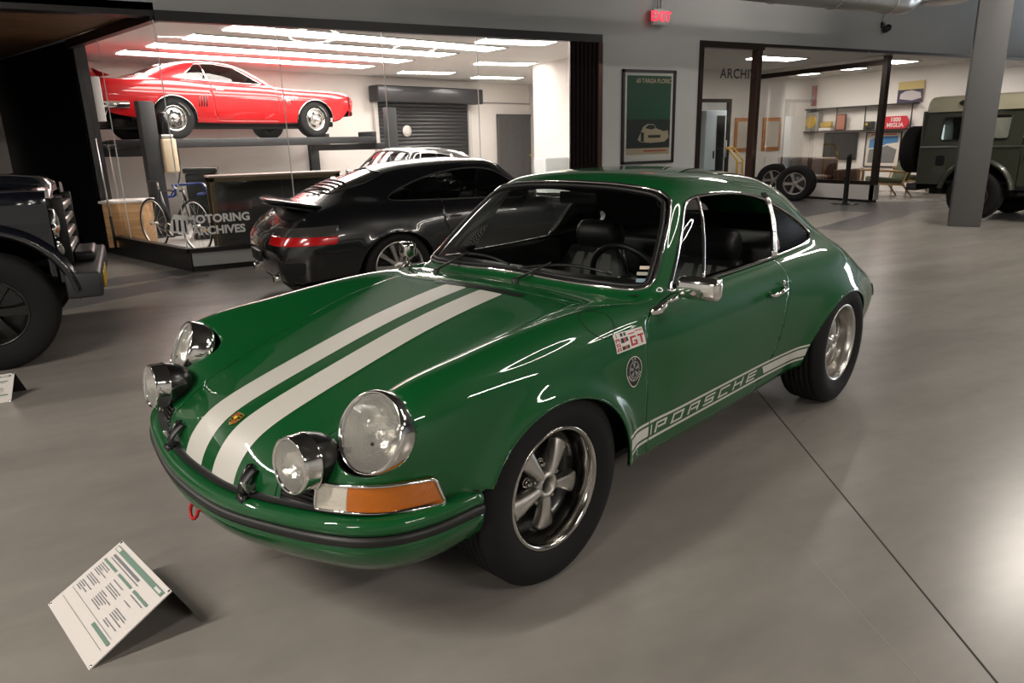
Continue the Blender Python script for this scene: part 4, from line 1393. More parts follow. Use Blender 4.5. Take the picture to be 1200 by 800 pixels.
    pl = [[(cx+r*math.cos(a+d), cz+r*math.sin(a+d)) for r, d in ((.035, -.045), (.042, -.045), (.042, .045), (.035, .045))] for a in list(np.arange(3.6, 6.0, .22))+[1.35, 1.75]]
    decal(S, pl, W1, 'sticker_text', b, off=.0022, step=.006)
    # fuel flap
    l, n = hit_px(S, 700, 377)
    fx = (Vector((1, 0, 0))-n*n.x).normalized(); fy = n.cross(fx)
    ring = [S.hit(l+fx*.068*math.cos(a)+fy*.068*math.sin(a)+n*.2, -n) for a in np.linspace(0, 2*math.pi, 48, endpoint=False)]
    MB().tube([p+q_*.0 for p, q_ in ring], .0016, 6, closed=True).build('fuel_flap_gap', M_DARK, root)
    # crest on the hood
    l, n = S.top(.675, 0)
    out = [(.026, -.024), (.028, 0), (.026, .024), (.0, .027), (-.016, .022), (-.030, 0), (-.016, -.022), (.0, -.027)]
    tops = lambda pts: [(l.x-a*.85, b_) for a, b_ in pts]
    cr = decal(S, [tops(out)], M_GOLD, 'hood_crest', hood, 'top', .003)
    R2 = mat('crest red', (.5, .02, .015), .35); K2 = M_SATIN
    def quad(a0, a1, b0, b1): return tops([(a0, b0), (a1, b0), (a1, b1), (a0, b1)])
    decal(S, [quad(.004, .009, -.021, -.004), quad(.015, .020, -.019, -.004), quad(-.009, -.004, .004, .019), quad(-.019, -.014, .004, .016)], R2, 'crest_red', cr, 'top', .0045, step=.004)
    decal(S, [quad(.004, .009, .004, .021), quad(.015, .020, .004, .019), quad(-.009, -.004, -.019, -.004), quad(-.019, -.014, -.016, -.004)], K2, 'crest_black', cr, 'top', .0045, step=.004)
    decal(S, [tops([(.008, -.007), (.008, .007), (0, .008), (-.008, 0), (0, -.008)])], mat('crest yellow', (.75, .55, .03), .35), 'crest_centre', cr, 'top', .006, step=.004)
    # leather hood straps
    for sg in (1, -1):
        y = .262*sg
        p0, n0 = S.front(y, .505); p1, n1 = S.front(y, .46)
        st = MB()
        pts = [p0+n0*.006, p0+n0*.022+Vector((0, 0, -.012)), p1+n1*.034, Vector((p1.x+.030, y, .440)), Vector((p1.x+.034, y, .428))]
        pts = spline([tuple(p) for p in pts], 5)
        st.grid([[(p[0]-.004, p[1]-.016, p[2]-.004), (p[0], p[1]-.016, p[2]), (p[0], p[1]+.016, p[2]), (p[0]-.004, p[1]+.016, p[2]-.004), (p[0]-.004, p[1]-.016, p[2]-.004)] for p in pts])
        o = st.build('hood_strap', M_LEATHER, root)
        MB().box((-.006, -.007, -.022), (.006, .007, .022), T(p1.x+.028, y+.028*sg, .475) @ RY(.4), bev=.003).build('strap_buckle', M_ALU, o)
        MB().lathe([(0, .02), (.011, .018), (.013, .0), (.013, -.02), (0, -.02)], 16, T(p1.x+.036, y+.012*sg, .436) @ RX(math.pi/2)).build('strap_roller', M_SATIN, o)
        MB().tube([p0+n0*.004+Vector((0, -.018, .004)), p0+n0*.018+Vector((0, -.02, 0)), p1+n1*.02+Vector((0, -.022, .012)), p1+n1*.012+Vector((0, -.018, 0))], .007, 8).build('strap_catch', M_SATIN, o)
        # lamp cable
        MB().tube(spline([(.66, .53*sg, .60), (.63, .55*sg, .615), (.60, .56*sg, .61)], 5), .004, 6).build('lamp_cable', M_BLACK, root)
    # tow ring
    A = T(.815, -.10, .265) @ RY(math.radians(70))
    MB().tube([A @ Vector((.028*math.cos(a), .028*math.sin(a), 0)) for a in np.linspace(0, 2*math.pi, 24, endpoint=False)], .006, 8, closed=True).build('tow_ring', M_REDPAINT, root)
    # windscreen and quarter window stickers (inside the glass)
    for px, py, w, h, cl in ((757, 313, .048, .016, (.75, .62, .52)), (753, 320, .045, .016, (.42, .44, .36)), (752, 328, .045, .018, (.25, .38, .45))):
        l, n = hit_px(S, px, py)
        t = n.cross(Vector((0, 0, 1))).normalized(); u = t.cross(n)
        if u.z < 0: u = -u
        pts = [l-n*.003+t*a*w+u*b_*h for a, b_ in ((-.5, -.5), (.5, -.5), (.5, .5), (-.5, .5))]
        MB().add(pts, [(0, 1, 2, 3)]).build('window_sticker', mat('sticker %d' % px, cl, .5), root)
    l, n = hit_px(S, 910, 281)
    t = n.cross(Vector((0, 0, 1))).normalized(); u = t.cross(n)
    if u.z < 0: u = -u
    sh = [(-.5, .35), (-.3, .2), (0, .5), (.3, .2), (.5, .35), (.5, -.1), (.25, -.38), (0, -.5), (-.25, -.38), (-.5, -.1)]
    qs = MB().add([l-n*.002+t*a*.055+u*b_*.10 for a, b_ in sh], [tuple(range(10))]).build('quarter_sticker', mat('sticker tan', (.45, .35, .28), .5), root)
    MB().add([l-n*.0005+t*a*.036+u*(b_*.045-.020) for a, b_ in sh], [tuple(range(10))]).build('sticker_field', mat('sticker maroon', (.10, .03, .025), .5), qs)
# ------------------------------------------------------------------ other cars
def simple_wheel(parent, c, sg, R, w, rim, style, mrim, mhub=None, tyre_m=None):
    """wheel centred at c (outer face centre), facing sg*y"""
    base = T(*c) @ (Matrix.Identity(4) if sg > 0 else RZ(math.pi))
    F = base @ RX(-math.pi/2)
    lip = MB().lathe([(rim-.02, -.14), (rim-.02, -.03), (rim-.012, -.006), (rim-.003, 0), (rim+.004, -.004), (rim+.004, -.015)], 48, F)
    o = lip.build('wheel', mrim, parent)
    tm = tyre_mesh(R, w, rim, 48)
    tm.v = [tuple(base @ Vector((x, y-w*.46, z))) for x, y, z in tm.v]
    tm.build('tyre', tyre_m or M_RUBBER, o)
    if style == 'rally':
        d = MB().lathe([(0, .004), (.028, .003), (.034, -.004), (.05, -.010), (.08, -.020), (.105, -.014), (.125, -.018), (.15, -.034), (rim-.02, -.03)], 48, F)
        d.build('wheel_disc', mrim, o)
        for k in range(5):
            a = 2*math.pi*k/5
            MB().box((.108, -.030, -.020), (.140, .030, -.012), F @ RZ(a), bev=.008).build('wheel_slot', M_DARK, o)
        for k in range(5):
            a = 2*math.pi*(k+.5)/5
            MB().lathe([(0, .0), (.009, -.002), (.010, -.02)], 6, F @ RZ(a) @ T(.065, 0, 0), smooth=False).build('lug_nut', mrim, o)
    else:
        n = style
        MB().lathe([(0, -.065), (.10, -.07), (rim-.015, -.09)], 36, F).build('brake_disc', M_SATIN, o)
        MB().lathe([(0, -.012), (.035, -.014), (.05, -.022), (.06, -.05)], 28, F).build('hub_cap', mhub or mrim, o)
        for k in range(n):
            a = 2*math.pi*k/n
            hw0, hw1 = (.030, .042) if n <= 6 else (.02, .026)
            G = [[F @ RZ(a) @ Vector((r, s, z)) for s, z in ((-hw, zc-.03), (-hw*.8, zc), (hw*.8, zc), (hw, zc-.03))] for r, hw, zc in ((.045, hw0, -.018), (rim*.55, hw0, -.014), (rim-.012, hw1, -.012))]
            MB().grid(G, smooth=False).build('spoke', mrim, o)
    return o

def shell_parts(S, root, paint, arches, side, wscr, rscr, wlim, glass, trim, door=None, gap=.004, ylim=.45):
    M0 = (S.V, S.F)
    def va(V):
        r = np.full(len(V), 1.0)
        for c in arches:
            r = np.minimum(r, ell(c)(V))
        return np.where(np.abs(V[:, 1]) > .5, r, 1.0)
    ds, dw, dr = sdf(side), sdf(wscr, (1, 2)), sdf(rscr, (1, 2))
    vs_ = lambda V: np.where(np.abs(V[:, 1]) > ylim, -ds(V), 1.0)
    vw = lambda V: np.where((V[:, 0] > wlim[0]) & (V[:, 0] < wlim[1]), -dw(V), 1.0)
    vr = lambda V: np.where(V[:, 0] < wlim[2], -dr(V), 1.0)
    P = clip(M0, va)
    g1, g2, g3 = clip(P, lambda V: -vs_(V)), clip(P, lambda V: -vw(V)), clip(P, lambda V: -vr(V))
    P = clip(clip(clip(P, vs_), vw), vr)
    lin = P
    if door is not None:
        dd = sdf(door)
        vd = lambda V: np.where(np.abs(V[:, 1]) > .5, dd(V), -1.0)
        D = clip(P, lambda V: vd(V)-gap/2)
        P = clip(P, lambda V: -vd(V)-gap/2)
        for sg in (1, -1):
            patch(clip(D, lambda V: V[:, 1]*sg), 'door', paint, root, solid=.004)
    patch(P, 'body_shell', paint, root, solid=.004)
    patch(lin, 'inner_liner', M_DARK, root, off=-.014)
    for sg in (1, -1):
        patch(clip(g1, lambda V: V[:, 1]*sg), 'side_window', glass, root, off=-.004)
        MB().tube(on_shell(S, densify(side, .02), 'side', .001, sg), .008, 6, closed=True).build('window_trim', trim, root)
    patch(g2, 'windshield', glass, root, off=-.004)
    patch(g3, 'rear_window', glass, root, off=-.004)
    MB().tube(on_shell(S, densify(wscr, .03), 'front', .001), .008, 6, closed=True).build('windshield_trim', trim, root)
    MB().tube(on_shell(S, densify(rscr, .03), 'back', .001), .008, 6, closed=True).build('rear_window_trim', trim, root)
    for c in arches:
        for sg in (1, -1):
            MB().lathe([(.0, .35*sg), (c[2], .35*sg), (c[2]+.015, .6*sg), (c[2]+.015, .80*sg)], 24, T(c[0], 0, c[1]) @ RX(-math.pi/2), a0=math.pi, a1=2*math.pi).build('wheel_well', M_DARK, root)
    return M0

# ---- red muscle car on the lift
NETCAM = [
 _row(0, [(.80,.88,.40),(.86,.86,.40),(.90,.80,.40),(.92,.72,.40),(.93,.62,.40),(.935,.54,.40),(.94,.46,.40),(.945,.36,.40),(.95,.26,.40),(.955,.13,.40),(.96,0,.40)]),
 _row(0, [(.80,.90,.50),(.88,.885,.52),(.93,.83,.54),(.95,.74,.56),(.96,.64,.56),(.965,.55,.56),(.97,.46,.56),(.975,.36,.56),(.98,.26,.56),(.985,.13,.56),(.99,0,.56)]),
 _row(0, [(.76,.90,.50),(.84,.895,.60),(.88,.86,.68),(.90,.78,.72),(.905,.66,.735),(.91,.56,.735),(.915,.47,.735),(.92,.37,.735),(.925,.26,.735),(.93,.13,.735),(.935,0,.735)]),
 _row(.55, [(.89,.30),(.93,.52),(.935,.66),(.88,.765),(.78,.79),(.66,.795),(.55,.80),(.44,.805),(.30,.812),(.15,.818),(0,.82)]),
 _row(.15, [(.89,.28),(.935,.50),(.94,.68),(.90,.80),(.80,.83),(.68,.835),(.56,.84),(.44,.845),(.30,.855),(.15,.86),(0,.862)]),
 _row(-.35, [(.87,.26),(.925,.48),(.93,.66),(.90,.81),(.80,.855),(.70,.865),(.58,.875),(.44,.882),(.30,.888),(.15,.89),(0,.892)]),
 _row(-.72, [(.86,.25),(.92,.47),(.925,.65),(.90,.82),(.82,.875),(.76,.895),(.72,.905),(-.70,.66,.91),(-.65,.44,.912),(-.61,.2,.915),(-.60,0,.916)]),
 _row(-.90, [(.86,.25),(.915,.47),(.92,.65),(.90,.825),(.83,.885),(.775,.905),(.745,.925),(-.80,.69,.94),(-.72,.46,.945),(-.67,.2,.95),(-.66,0,.952)]),
 _row(-1.15, [(.86,.25),(.915,.47),(.92,.65),(.90,.83),(.83,.89),(.775,.91),(.70,1.02),(-1.10,.62,1.10),(-1.02,.44,1.12),(-.97,.2,1.13),(-.96,0,1.132)]),
 _row(-1.45, [(.86,.25),(.915,.47),(.92,.65),(.90,.83),(.83,.895),(.775,.915),(.69,1.08),(-1.43,.575,1.235),(-1.36,.44,1.258),(-1.31,.2,1.27),(-1.30,0,1.272)]),
 _row(-1.85, [(.86,.25),(.915,.47),(.92,.65),(.90,.83),(.83,.90),(.775,.92),(.70,1.08),(.60,1.245),(.45,1.29),(.2,1.308),(0,1.312)]),
 _row(-2.25, [(.86,.26),(.92,.48),(.925,.66),(.905,.84),(.84,.915),(.78,.935),(.72,1.06),(.62,1.20),(.46,1.265),(.2,1.285),(0,1.29)]),
 _row(-2.65, [(.88,.27),(.935,.50),(.94,.68),(.915,.855),(.85,.93),(.80,.95),(.74,1.02),(.64,1.10),(.47,1.16),(.2,1.185),(0,1.19)]),
 _row(-3.0, [(.88,.29),(.935,.51),(.94,.69),(.915,.855),(.84,.925),(.78,.945),(.72,.97),(.62,1.0),(.46,1.03),(.2,1.045),(0,1.05)]),
 _row(-3.35, [(.87,.33),(.92,.52),(.925,.69),(.90,.845),(.82,.91),(.74,.925),(.66,.935),(.56,.945),(.42,.955),(.2,.96),(0,.962)]),
 _row(-3.68, [(.84,.40),(.88,.54),(.89,.69),(.87,.83),(.80,.905),(.72,.925),(.64,.935),(.54,.945),(.40,.95),(.2,.955),(0,.956)]),
 _row(-3.79, [(-3.70,.83,.42),(-3.76,.86,.54),(-3.78,.85,.67),(.82,.79),(.77,.86),(.70,.895),(.62,.91),(.52,.915),(.39,.92),(.2,.925),(0,.925)]),
 _row(-3.80, [(-3.68,.82,.42),(-3.75,.83,.50),(-3.77,.81,.58),(-3.78,.78,.66),(.73,.72),(.66,.75),(.58,.76),(.48,.765),(.37,.77),(.19,.77),(0,.77)]),
 _row(-3.76, [(-3.64,.80,.42),(-3.70,.80,.45),(-3.73,.77,.47),(-3.74,.73,.49),(.68,.50),(.62,.51),(.54,.51),(.45,.51),(.35,.51),(.18,.51),(0,.51)]),
]
def build_camaro():
    z0 = 1.62
    h = math.radians(22)
    d = Vector((math.cos(h), math.sin(h), 0)); n = Vector((-d.y, d.x, 0))
    rear = Vector((.86, 13.3, 0))+n*.90            # middle of the rear axle
    org = rear+d*2.743
    root = empty('muscle_car', (org.x, org.y, z0), h, 'bright red vintage muscle coupe raised on the car lift', 'car')
    N = [[list(p) for p in r] for r in NETCAM]
    for i, k in ((2, .055), (3, .05), (4, .032), (5, .012)):          # long level hood
        for j in range(3, 11): N[i][j][2] += k*(1 if j > 3 else .7)
    for j in range(2, 11):
        N[1][j][2] += .07; N[1][j][0] += .02
        N[2][j][0] += .05; N[2][j][2] += .02
        N[3][j][0] += .10; N[3][j][2] += .012
    S = Shell(N, nu=10, nv=7, su=.9, sv=.6)
    paint = mat('red paint', (.46, .004, .007), .4, coat=1.0, spec=.25)
    A = ((0, .30, .40, .385), (-2.743, .30, .40, .385))
    side = rounded([(-.98,.925),(-1.46,1.205),(-1.85,1.245),(-2.14,1.225),(-2.52,.965)], [.02,.08,.2,.05,.03])
    ws = rounded([(-.66,.955),(0,.97),(.66,.955),(.55,1.21),(0,1.262),(-.55,1.21)], [.05,.5,.05,.06,.5,.06])
    rs = rounded([(-.55,1.03),(0,1.055),(.55,1.03),(.48,1.19),(0,1.255),(-.48,1.19)], [.06,.5,.06,.06,.5,.06])
    door = rounded([(-.78,.30),(-.78,.86),(-.95,.905),(-2.02,.93),(-2.05,.75),(-2.02,.40),(-1.95,.30)], [.03,.05,.02,.01,.1,.1,.05])
    shell_parts(S, root, paint, A, side, ws, rs, (-1.5, -.6, -2.2), glass_mat('clear car glass', (.85, .87, .86)), M_CHROME, door)
    for c in A:
        for sg in (1, -1):
            lp = on_shell(S, [(c[0]+c[2]*math.cos(a), c[1]+c[3]*math.sin(a)) for a in np.linspace(.05, math.pi-.05, 40)], 'side', .002, sg)
            MB().tube(lp, .008, 6).build('wheel_moulding', M_CHROME, root)
    for x in (0, -2.743):
        for sg in (1, -1):
            simple_wheel(root, (x, .905*sg, .33), sg, .335, .235, .200, 'rally', M_CHROME)
            tr = MB().tube([(x+.255*math.cos(a), .915*sg, .33+.255*math.sin(a)) for a in np.linspace(.2, 1.2, 10)], .006, 4)
            tr.build('tyre_lettering', mat('white tyre print', (.6, .6, .55), .6), root)
    for sg in (1, -1):
        for k in range(4):       # gills ahead of the rear wheel
            x = -2.16-k*.045
            pts = on_shell(S, [(x+.02, .70), (x, .60), (x-.015, .52)], 'side', .002, sg)
            MB().tube(pts, .010, 6).build('gill', M_BLACK, root)
        l, _ = S.side(-1.92, .80, sg)
        MB().tube([(-1.83, l.y+.01*sg, .80), (-1.86, l.y+.03*sg, .80), (-1.95, l.y+.03*sg, .80), (-1.98, l.y+.01*sg, .80)], .010, 8).build('door_handle', M_CHROME, root)
        pts = on_shell(S, [(x, .745+.02*(x+1)) for x in np.linspace(-.2, -3.5, 30)], 'side', .001, sg)
        vb = on_shell(S, [(-2.02-(z-.93)*.12, z) for z in np.linspace(.935, 1.235, 8)], 'side', .003, sg)
        MB().tube(vb, .010, 6).build('window_bar', M_CHROME, root)
        bd = decal_text(S, 'Camaro', .10, -.55, .72, 0, M_CHROME, 'fender_badge', root, sx=1.0, flipx=-sg, sg=sg)
        decal_text(S, 'SS', .11, -.58, .63, 0, M_CHROME, 'badge_letters', bd, sx=1.0, flipx=-sg, sg=sg, bold=.004)
        MB().box((-.84, sg*.915-.004*sg, .92), (-.84+.001, sg*.93, .93)).build('mirror_stem', M_CHROME, root)
    # bumpers, grille, tail
    pl = [( .82, .90), (.93, .80), (.985, .60), (1.01, .3), (1.02, 0)]
    pl = spline(pl+[(x, -y) for x, y in pl[-2::-1]], 5)
    MB().grid(sweep_plan(pl, [(-.03, .50), (.01, .50), (.02, .47), (.02, .43), (.01, .40), (-.03, .40)])).build('front_bumper', M_CHROME, root)
    MB().grid(sweep_plan([(x-.02, y) for x, y in pl], [(-.02, .76), (.022, .75), (.026, .62), (.020, .52), (-.02, .52)])).build('front_grille', M_BLACK, root)
    plr = [(-3.45, .93), (-3.72, .90), (-3.82, .80), (-3.845, .5), (-3.85, 0)]
    plr = spline(plr+[(x, -y) for x, y in plr[-2::-1]], 5)
    G = []
    Pn = np.array(plr); t = np.gradient(Pn, axis=0); t /= np.linalg.norm(t, axis=1, keepdims=True); q = np.stack([t[:, 1], -t[:, 0]], 1)
    if q[len(q)//2][0] > 0: q = -q
    for p, m_ in zip(Pn, q):
        G.append([(p[0]+m_[0]*dd, p[1]+m_[1]*dd, z) for dd, z in ((-.03, .58), (.015, .58), (.03, .55), (.03, .50), (.015, .47), (-.03, .47))])
    MB().grid(G).build('rear_bumper', M_CHROME, root)
    sp = MB()
    GG = [[(x0-.03*(1-abs(y)/.9)**0, y, z) for x0, z in ((-3.60, .955), (-3.74, 1.00), (-3.85, 1.045), (-3.86, 1.03), (-3.78, .93))] for y in np.linspace(-.86, .86, 15)]
    sp.grid(GG); sp.build('tail_spoiler', paint, root)
    for sg in (1, -1):
        MB().box((-3.83, .30*sg, .62), (-3.79, .72*sg, .72), bev=.01).build('tail_light', M_RED, root)
    MB().box((-3.4, -.62, .20), (.6, .62, .30), bev=.02).build('underbody', M_DARK, root)
    MB().lathe([(0, -.5), (.09, -.5), (.10, -.48), (.10, .5), (0, .5)], 16, T(-3.35, 0, .30) @ RX(math.pi/2)).build('exhaust_muffler', M_SATIN, root)
    # cabin
    MB().box((-2.5, -.72, .30), (-.8, .72, .50), bev=.05).build('cabin_floor', M_DARK, root)
    for y in (.38, -.38):
        s = MB().box((-1.75, y-.25, .5), (-1.25, y+.25, .66), bev=.06)
        s.box((-1.86, y-.25, .55), (-1.70, y+.25, .98), bev=.06)
        s.build('seat', mat('black vinyl', (.01, .01, .012), .4), root)
    MB().box((-1.1, -.72, .72), (-.78, .72, .93), bev=.06).build('dashboard', M_BLACK, root)
    w = T(-1.2, .38, .90) @ RY(math.radians(-65))
    MB().tube([w @ Vector((.19*math.cos(a), .19*math.sin(a), 0)) for a in np.linspace(0, 6.283, 28, endpoint=False)], .013, 6, closed=True).build('steering_wheel', M_BLACK, root)
    return root, S, d, n, org, z0

# ---- black turbo coupe seen from its tail
def net996():
    N = [[list(p) for p in r] for r in NET911]
    for i, r in enumerate(N):
        for p in r:
            x = p[0]
            p[0] = x*1.035 if x < 0 else x*1.05
            p[1] *= 1.055 if p[2] < .9 else 1.03
            if p[2] > .55 and x < 0: p[2] += .008
        # smoother flanks: lift the belt, fill the rear hips
        if r[4][0] < -.6:
            for j in (4, 5): r[j][2] += .035
            r[3][2] += .02
    for j, (y, z) in enumerate([(.85,.30),(.905,.46),(.905,.62),(.86,.78),(.79,.885),(.70,.935),(.60,.985),(.50,1.03),(.38,1.065),(.2,1.085),(0,1.09)]): N[17][j] = [-2.72, y, z]
    for j, (y, z) in enumerate([(.83,.28),(.885,.45),(.885,.61),(.84,.755),(.77,.845),(.68,.89),(.58,.915),(.48,.935),(.36,.95),(.2,.962),(0,.965)]): N[18][j] = [-2.98, y, z]
    for j, (y, z) in enumerate([(.80,.26),(.855,.44),(.85,.59),(.80,.71),(.735,.78),(.65,.82),(.555,.84),(.46,.855),(.35,.87),(.19,.88),(0,.882)]): N[19][j] = [-3.17-.02*j/10, y, z]
    for j, (x, y, z) in enumerate([(-3.24,.74,.24),(-3.30,.77,.42),(-3.32,.76,.54),(-3.33,.72,.62),(-3.34,.66,.665),(-3.35,.585,.68),(-3.36,.50,.69),(-3.365,.415,.695),(-3.37,.32,.70),(-3.375,.17,.70),(-3.38,0,.70)]): N[20][j] = [x, y, z]
    for j, (x, y, z) in enumerate([(-3.26,.70,.22),(-3.38,.71,.36),(-3.41,.69,.44),(-3.42,.65,.49),(-3.43,.60,.515),(-3.44,.53,.52),(-3.445,.45,.52),(-3.45,.37,.52),(-3.455,.29,.52),(-3.46,.15,.52),(-3.46,0,.52)]): N[21][j] = [x, y, z]
    N.append([[-3.22, .66, .20], [-3.34, .67, .24], [-3.37, .64, .26], [-3.38, .60, .27]]+[[-3.39-.002*j, .56-.08*j, .275] for j in range(6)]+[[-3.405, 0, .275]])
    return N
def build_996():
    h = math.radians(2)
    tail = Vector((1.02, 7.12, 0))
    org = tail+Vector((math.cos(h), math.sin(h), 0))*3.46
    root = empty('turbo_coupe', (org.x, org.y, 0), h, 'glossy black turbo coupe with red tail lamps parked beside the display window', 'car')
    fa, ra = (-.012, .295, .385, .36), (-2.365, .30, .385, .355)
    def fl(G):
        G = G.copy()
        c = ra
        dd = (np.sqrt(((G[..., 0]-c[0])/c[2])**2+((G[..., 2]-c[1])/c[3])**2)-1)*c[3]
        G[..., 1] += np.sign(G[..., 1])*.012*np.exp(-(np.clip(dd, 0, None)/.05)**2)*np.clip((np.abs(G[..., 1])-.6)/.12, 0, 1)
        return G
    S = Shell(net996(), nu=11, nv=8, su=.9, sv=.6, disp=fl)
    paint = mat('black paint', (.005, .005, .006), .25, coat=1.0)
    side = [tuple(p) for p in spline([(-.86,.895),(-1.13,1.12),(-1.35,1.185),(-1.65,1.175),(-1.95,1.12),(-2.22,1.03),(-2.36,.955),(-2.30,.925),(-2.0,.915),(-1.4,.90)], 5, True)]
    ws = WSCR
    rs = rounded([(-.50,1.00),(0,1.02),(.50,1.00),(.42,1.17),(0,1.215),(-.42,1.17)], [.08,.5,.08,.08,.5,.08])
    door = rounded([(-.60,.28),(-.60,.84),(-.75,.885),(-1.85,.905),(-1.86,.70),(-1.78,.40),(-1.68,.28)], [.04,.06,.04,.02,.1,.1,.06])
    tint = glass_mat('dark tinted glass', (.18, .18, .18))
    M0 = shell_parts(S, root, paint, (fa, ra), side, ws, rs, (-1.35, -.5, -1.9), tint, M_SATIN, door)
    for x, y in ((0, .80), (-2.365, .885)):
        for sg in (1, -1):
            simple_wheel(root, (x, y*sg, .325), sg, .325, .26, .235, 10, M_ALU)
    # tail lamps wrap round the corners
    for sg in (1, -1):
        lm = clip(M0, lambda V: np.minimum.reduce([V[:, 1]*sg-.40, V[:, 2]-(.585+.02*(V[:, 0]+3.3)), .735+.05*(V[:, 0]+3.3)-V[:, 2], -2.93-V[:, 0]+.25*(V[:, 2]-.64)]))
        r = patch(clip(lm, lambda V: .66-V[:, 2]), 'tail_light', mat('red tail lens', (.42, .006, .008), .15, coat=.8, emit=(.5, .01, .01), es=.12), root, off=.006, solid=.006)
        patch(clip(lm, lambda V: V[:, 2]-.66), 'clear_lens', mat('smoked clear lens', (.05, .048, .045), .12, coat=1.0), r, off=.006, solid=.006)
        # side outlet in the rear bumper
        vt = clip(M0, lambda V: np.minimum.reduce([V[:, 1]*sg-.62, V[:, 2]-.33, .44-V[:, 2], -3.22-V[:, 0]]))
        patch(vt, 'bumper_outlet', M_DARK, root, off=.003)
    ov = clip(M0, lambda V: np.minimum.reduce([.0035-np.abs(V[:, 2]-.545), -2.75-V[:, 0]]))
    # two-deck rear wing
    for dz, dx, nm in ((0, 0, 'wing_lower'), (.045, -.05, 'wing_upper')):
        G = []
        for y in np.linspace(-.64, .64, 25):
            k = abs(y)/.64
            x0, x1 = -2.97-.03*(1-k)+dx*.3, -3.34+.16*k**2+dx*.4
            zz = .875+dz-.02*k**3
            G.append([(x0, y, zz+.012), (x0*.5+x1*.5, y, zz+.030), (x1, y, zz+.052), (x1-.012, y, zz+.045), (x1+.01, y, zz+.03), (x0*.5+x1*.5, y, zz+.008), (x0, y, zz-.005), (x0, y, zz+.012)])
        mb = MB().grid(G)
        mb.add(G[0][:-1], [tuple(range(7))]); mb.add(G[-1][:-1], [tuple(range(7))])
        mb.build(nm, paint, root)
    for k in range(6):               # cooling slats on the engine lid
        x = -2.66-k*.05
        pts = [S.top(x, y) for y in np.linspace(-.34, .34, 9)]
        MB().tube([l+n_*.004 for l, n_ in pts if l is not None], .007, 6).build('engine_slat', M_SATIN, root)
    # wiper on the rear window, mirrors
    p0 = S.back(.05, .985); p1 = S.back(-.32, 1.02)
    if p0[0] and p1[0]:
        MB().tube([p0[0]+p0[1]*.03, (p0[0]+p1[0])*.5+p0[1]*.035, p1[0]+p1[1]*.02], .010, 6).build('rear_wiper', M_BLACK, root)
    for sg in (1, -1):
        l, _ = S.side(-.95, .88, sg)
        m = MB().tube([(-.92, l.y-.01*sg, .87), (-.93, l.y+.08*sg, .90)], .018, 8)
        o = m.build('wing_mirror', paint, root)
        MB().box((-.98, l.y+.05*sg, .87), (-.88, l.y+.22*sg, .99), bev=.045).build('mirror_shell', paint, o)
        MB().tube([(-1.70, S.side(-1.70, .76, sg)[0].y+.02*sg, .76), (-1.80, S.side(-1.8, .765, sg)[0].y+.022*sg, .765)], .010, 8).build('door_handle', paint, root)
    MB().box((-3.49, -.17, .40), (-3.455, .17, .50), bev=.006).build('plate_holder', M_BLACK, root)
    for sg in (1, -1):
        MB().lathe([(.03, -.08), (.045, -.08), (.045, .02), (.03, .02)], 20, T(-3.42, .45*sg, .27) @ RY(-math.pi/2)).build('exhaust_tip', M_CHROME, root)
    MB().box((-3.3, -.70, .16), (.4, .62, .22), bev=.02).build('floor_pan', M_DARK, root)
    for y in (.37, -.37):
        seat(root, -1.42, y)
    w = T(-1.03, .37, .84) @ RY(math.radians(-66))
    MB().tube([w @ Vector((.18*math.cos(a), .18*math.sin(a), 0)) for a in np.linspace(0, 6.283, 28, endpoint=False)], .014, 6, closed=True).build('steering_wheel', M_BLACK, root)
    MB().box((-1.0, -.66, .62), (-.72, .66, .88), bev=.06).build('dashboard', M_BLACK, root)
    return root

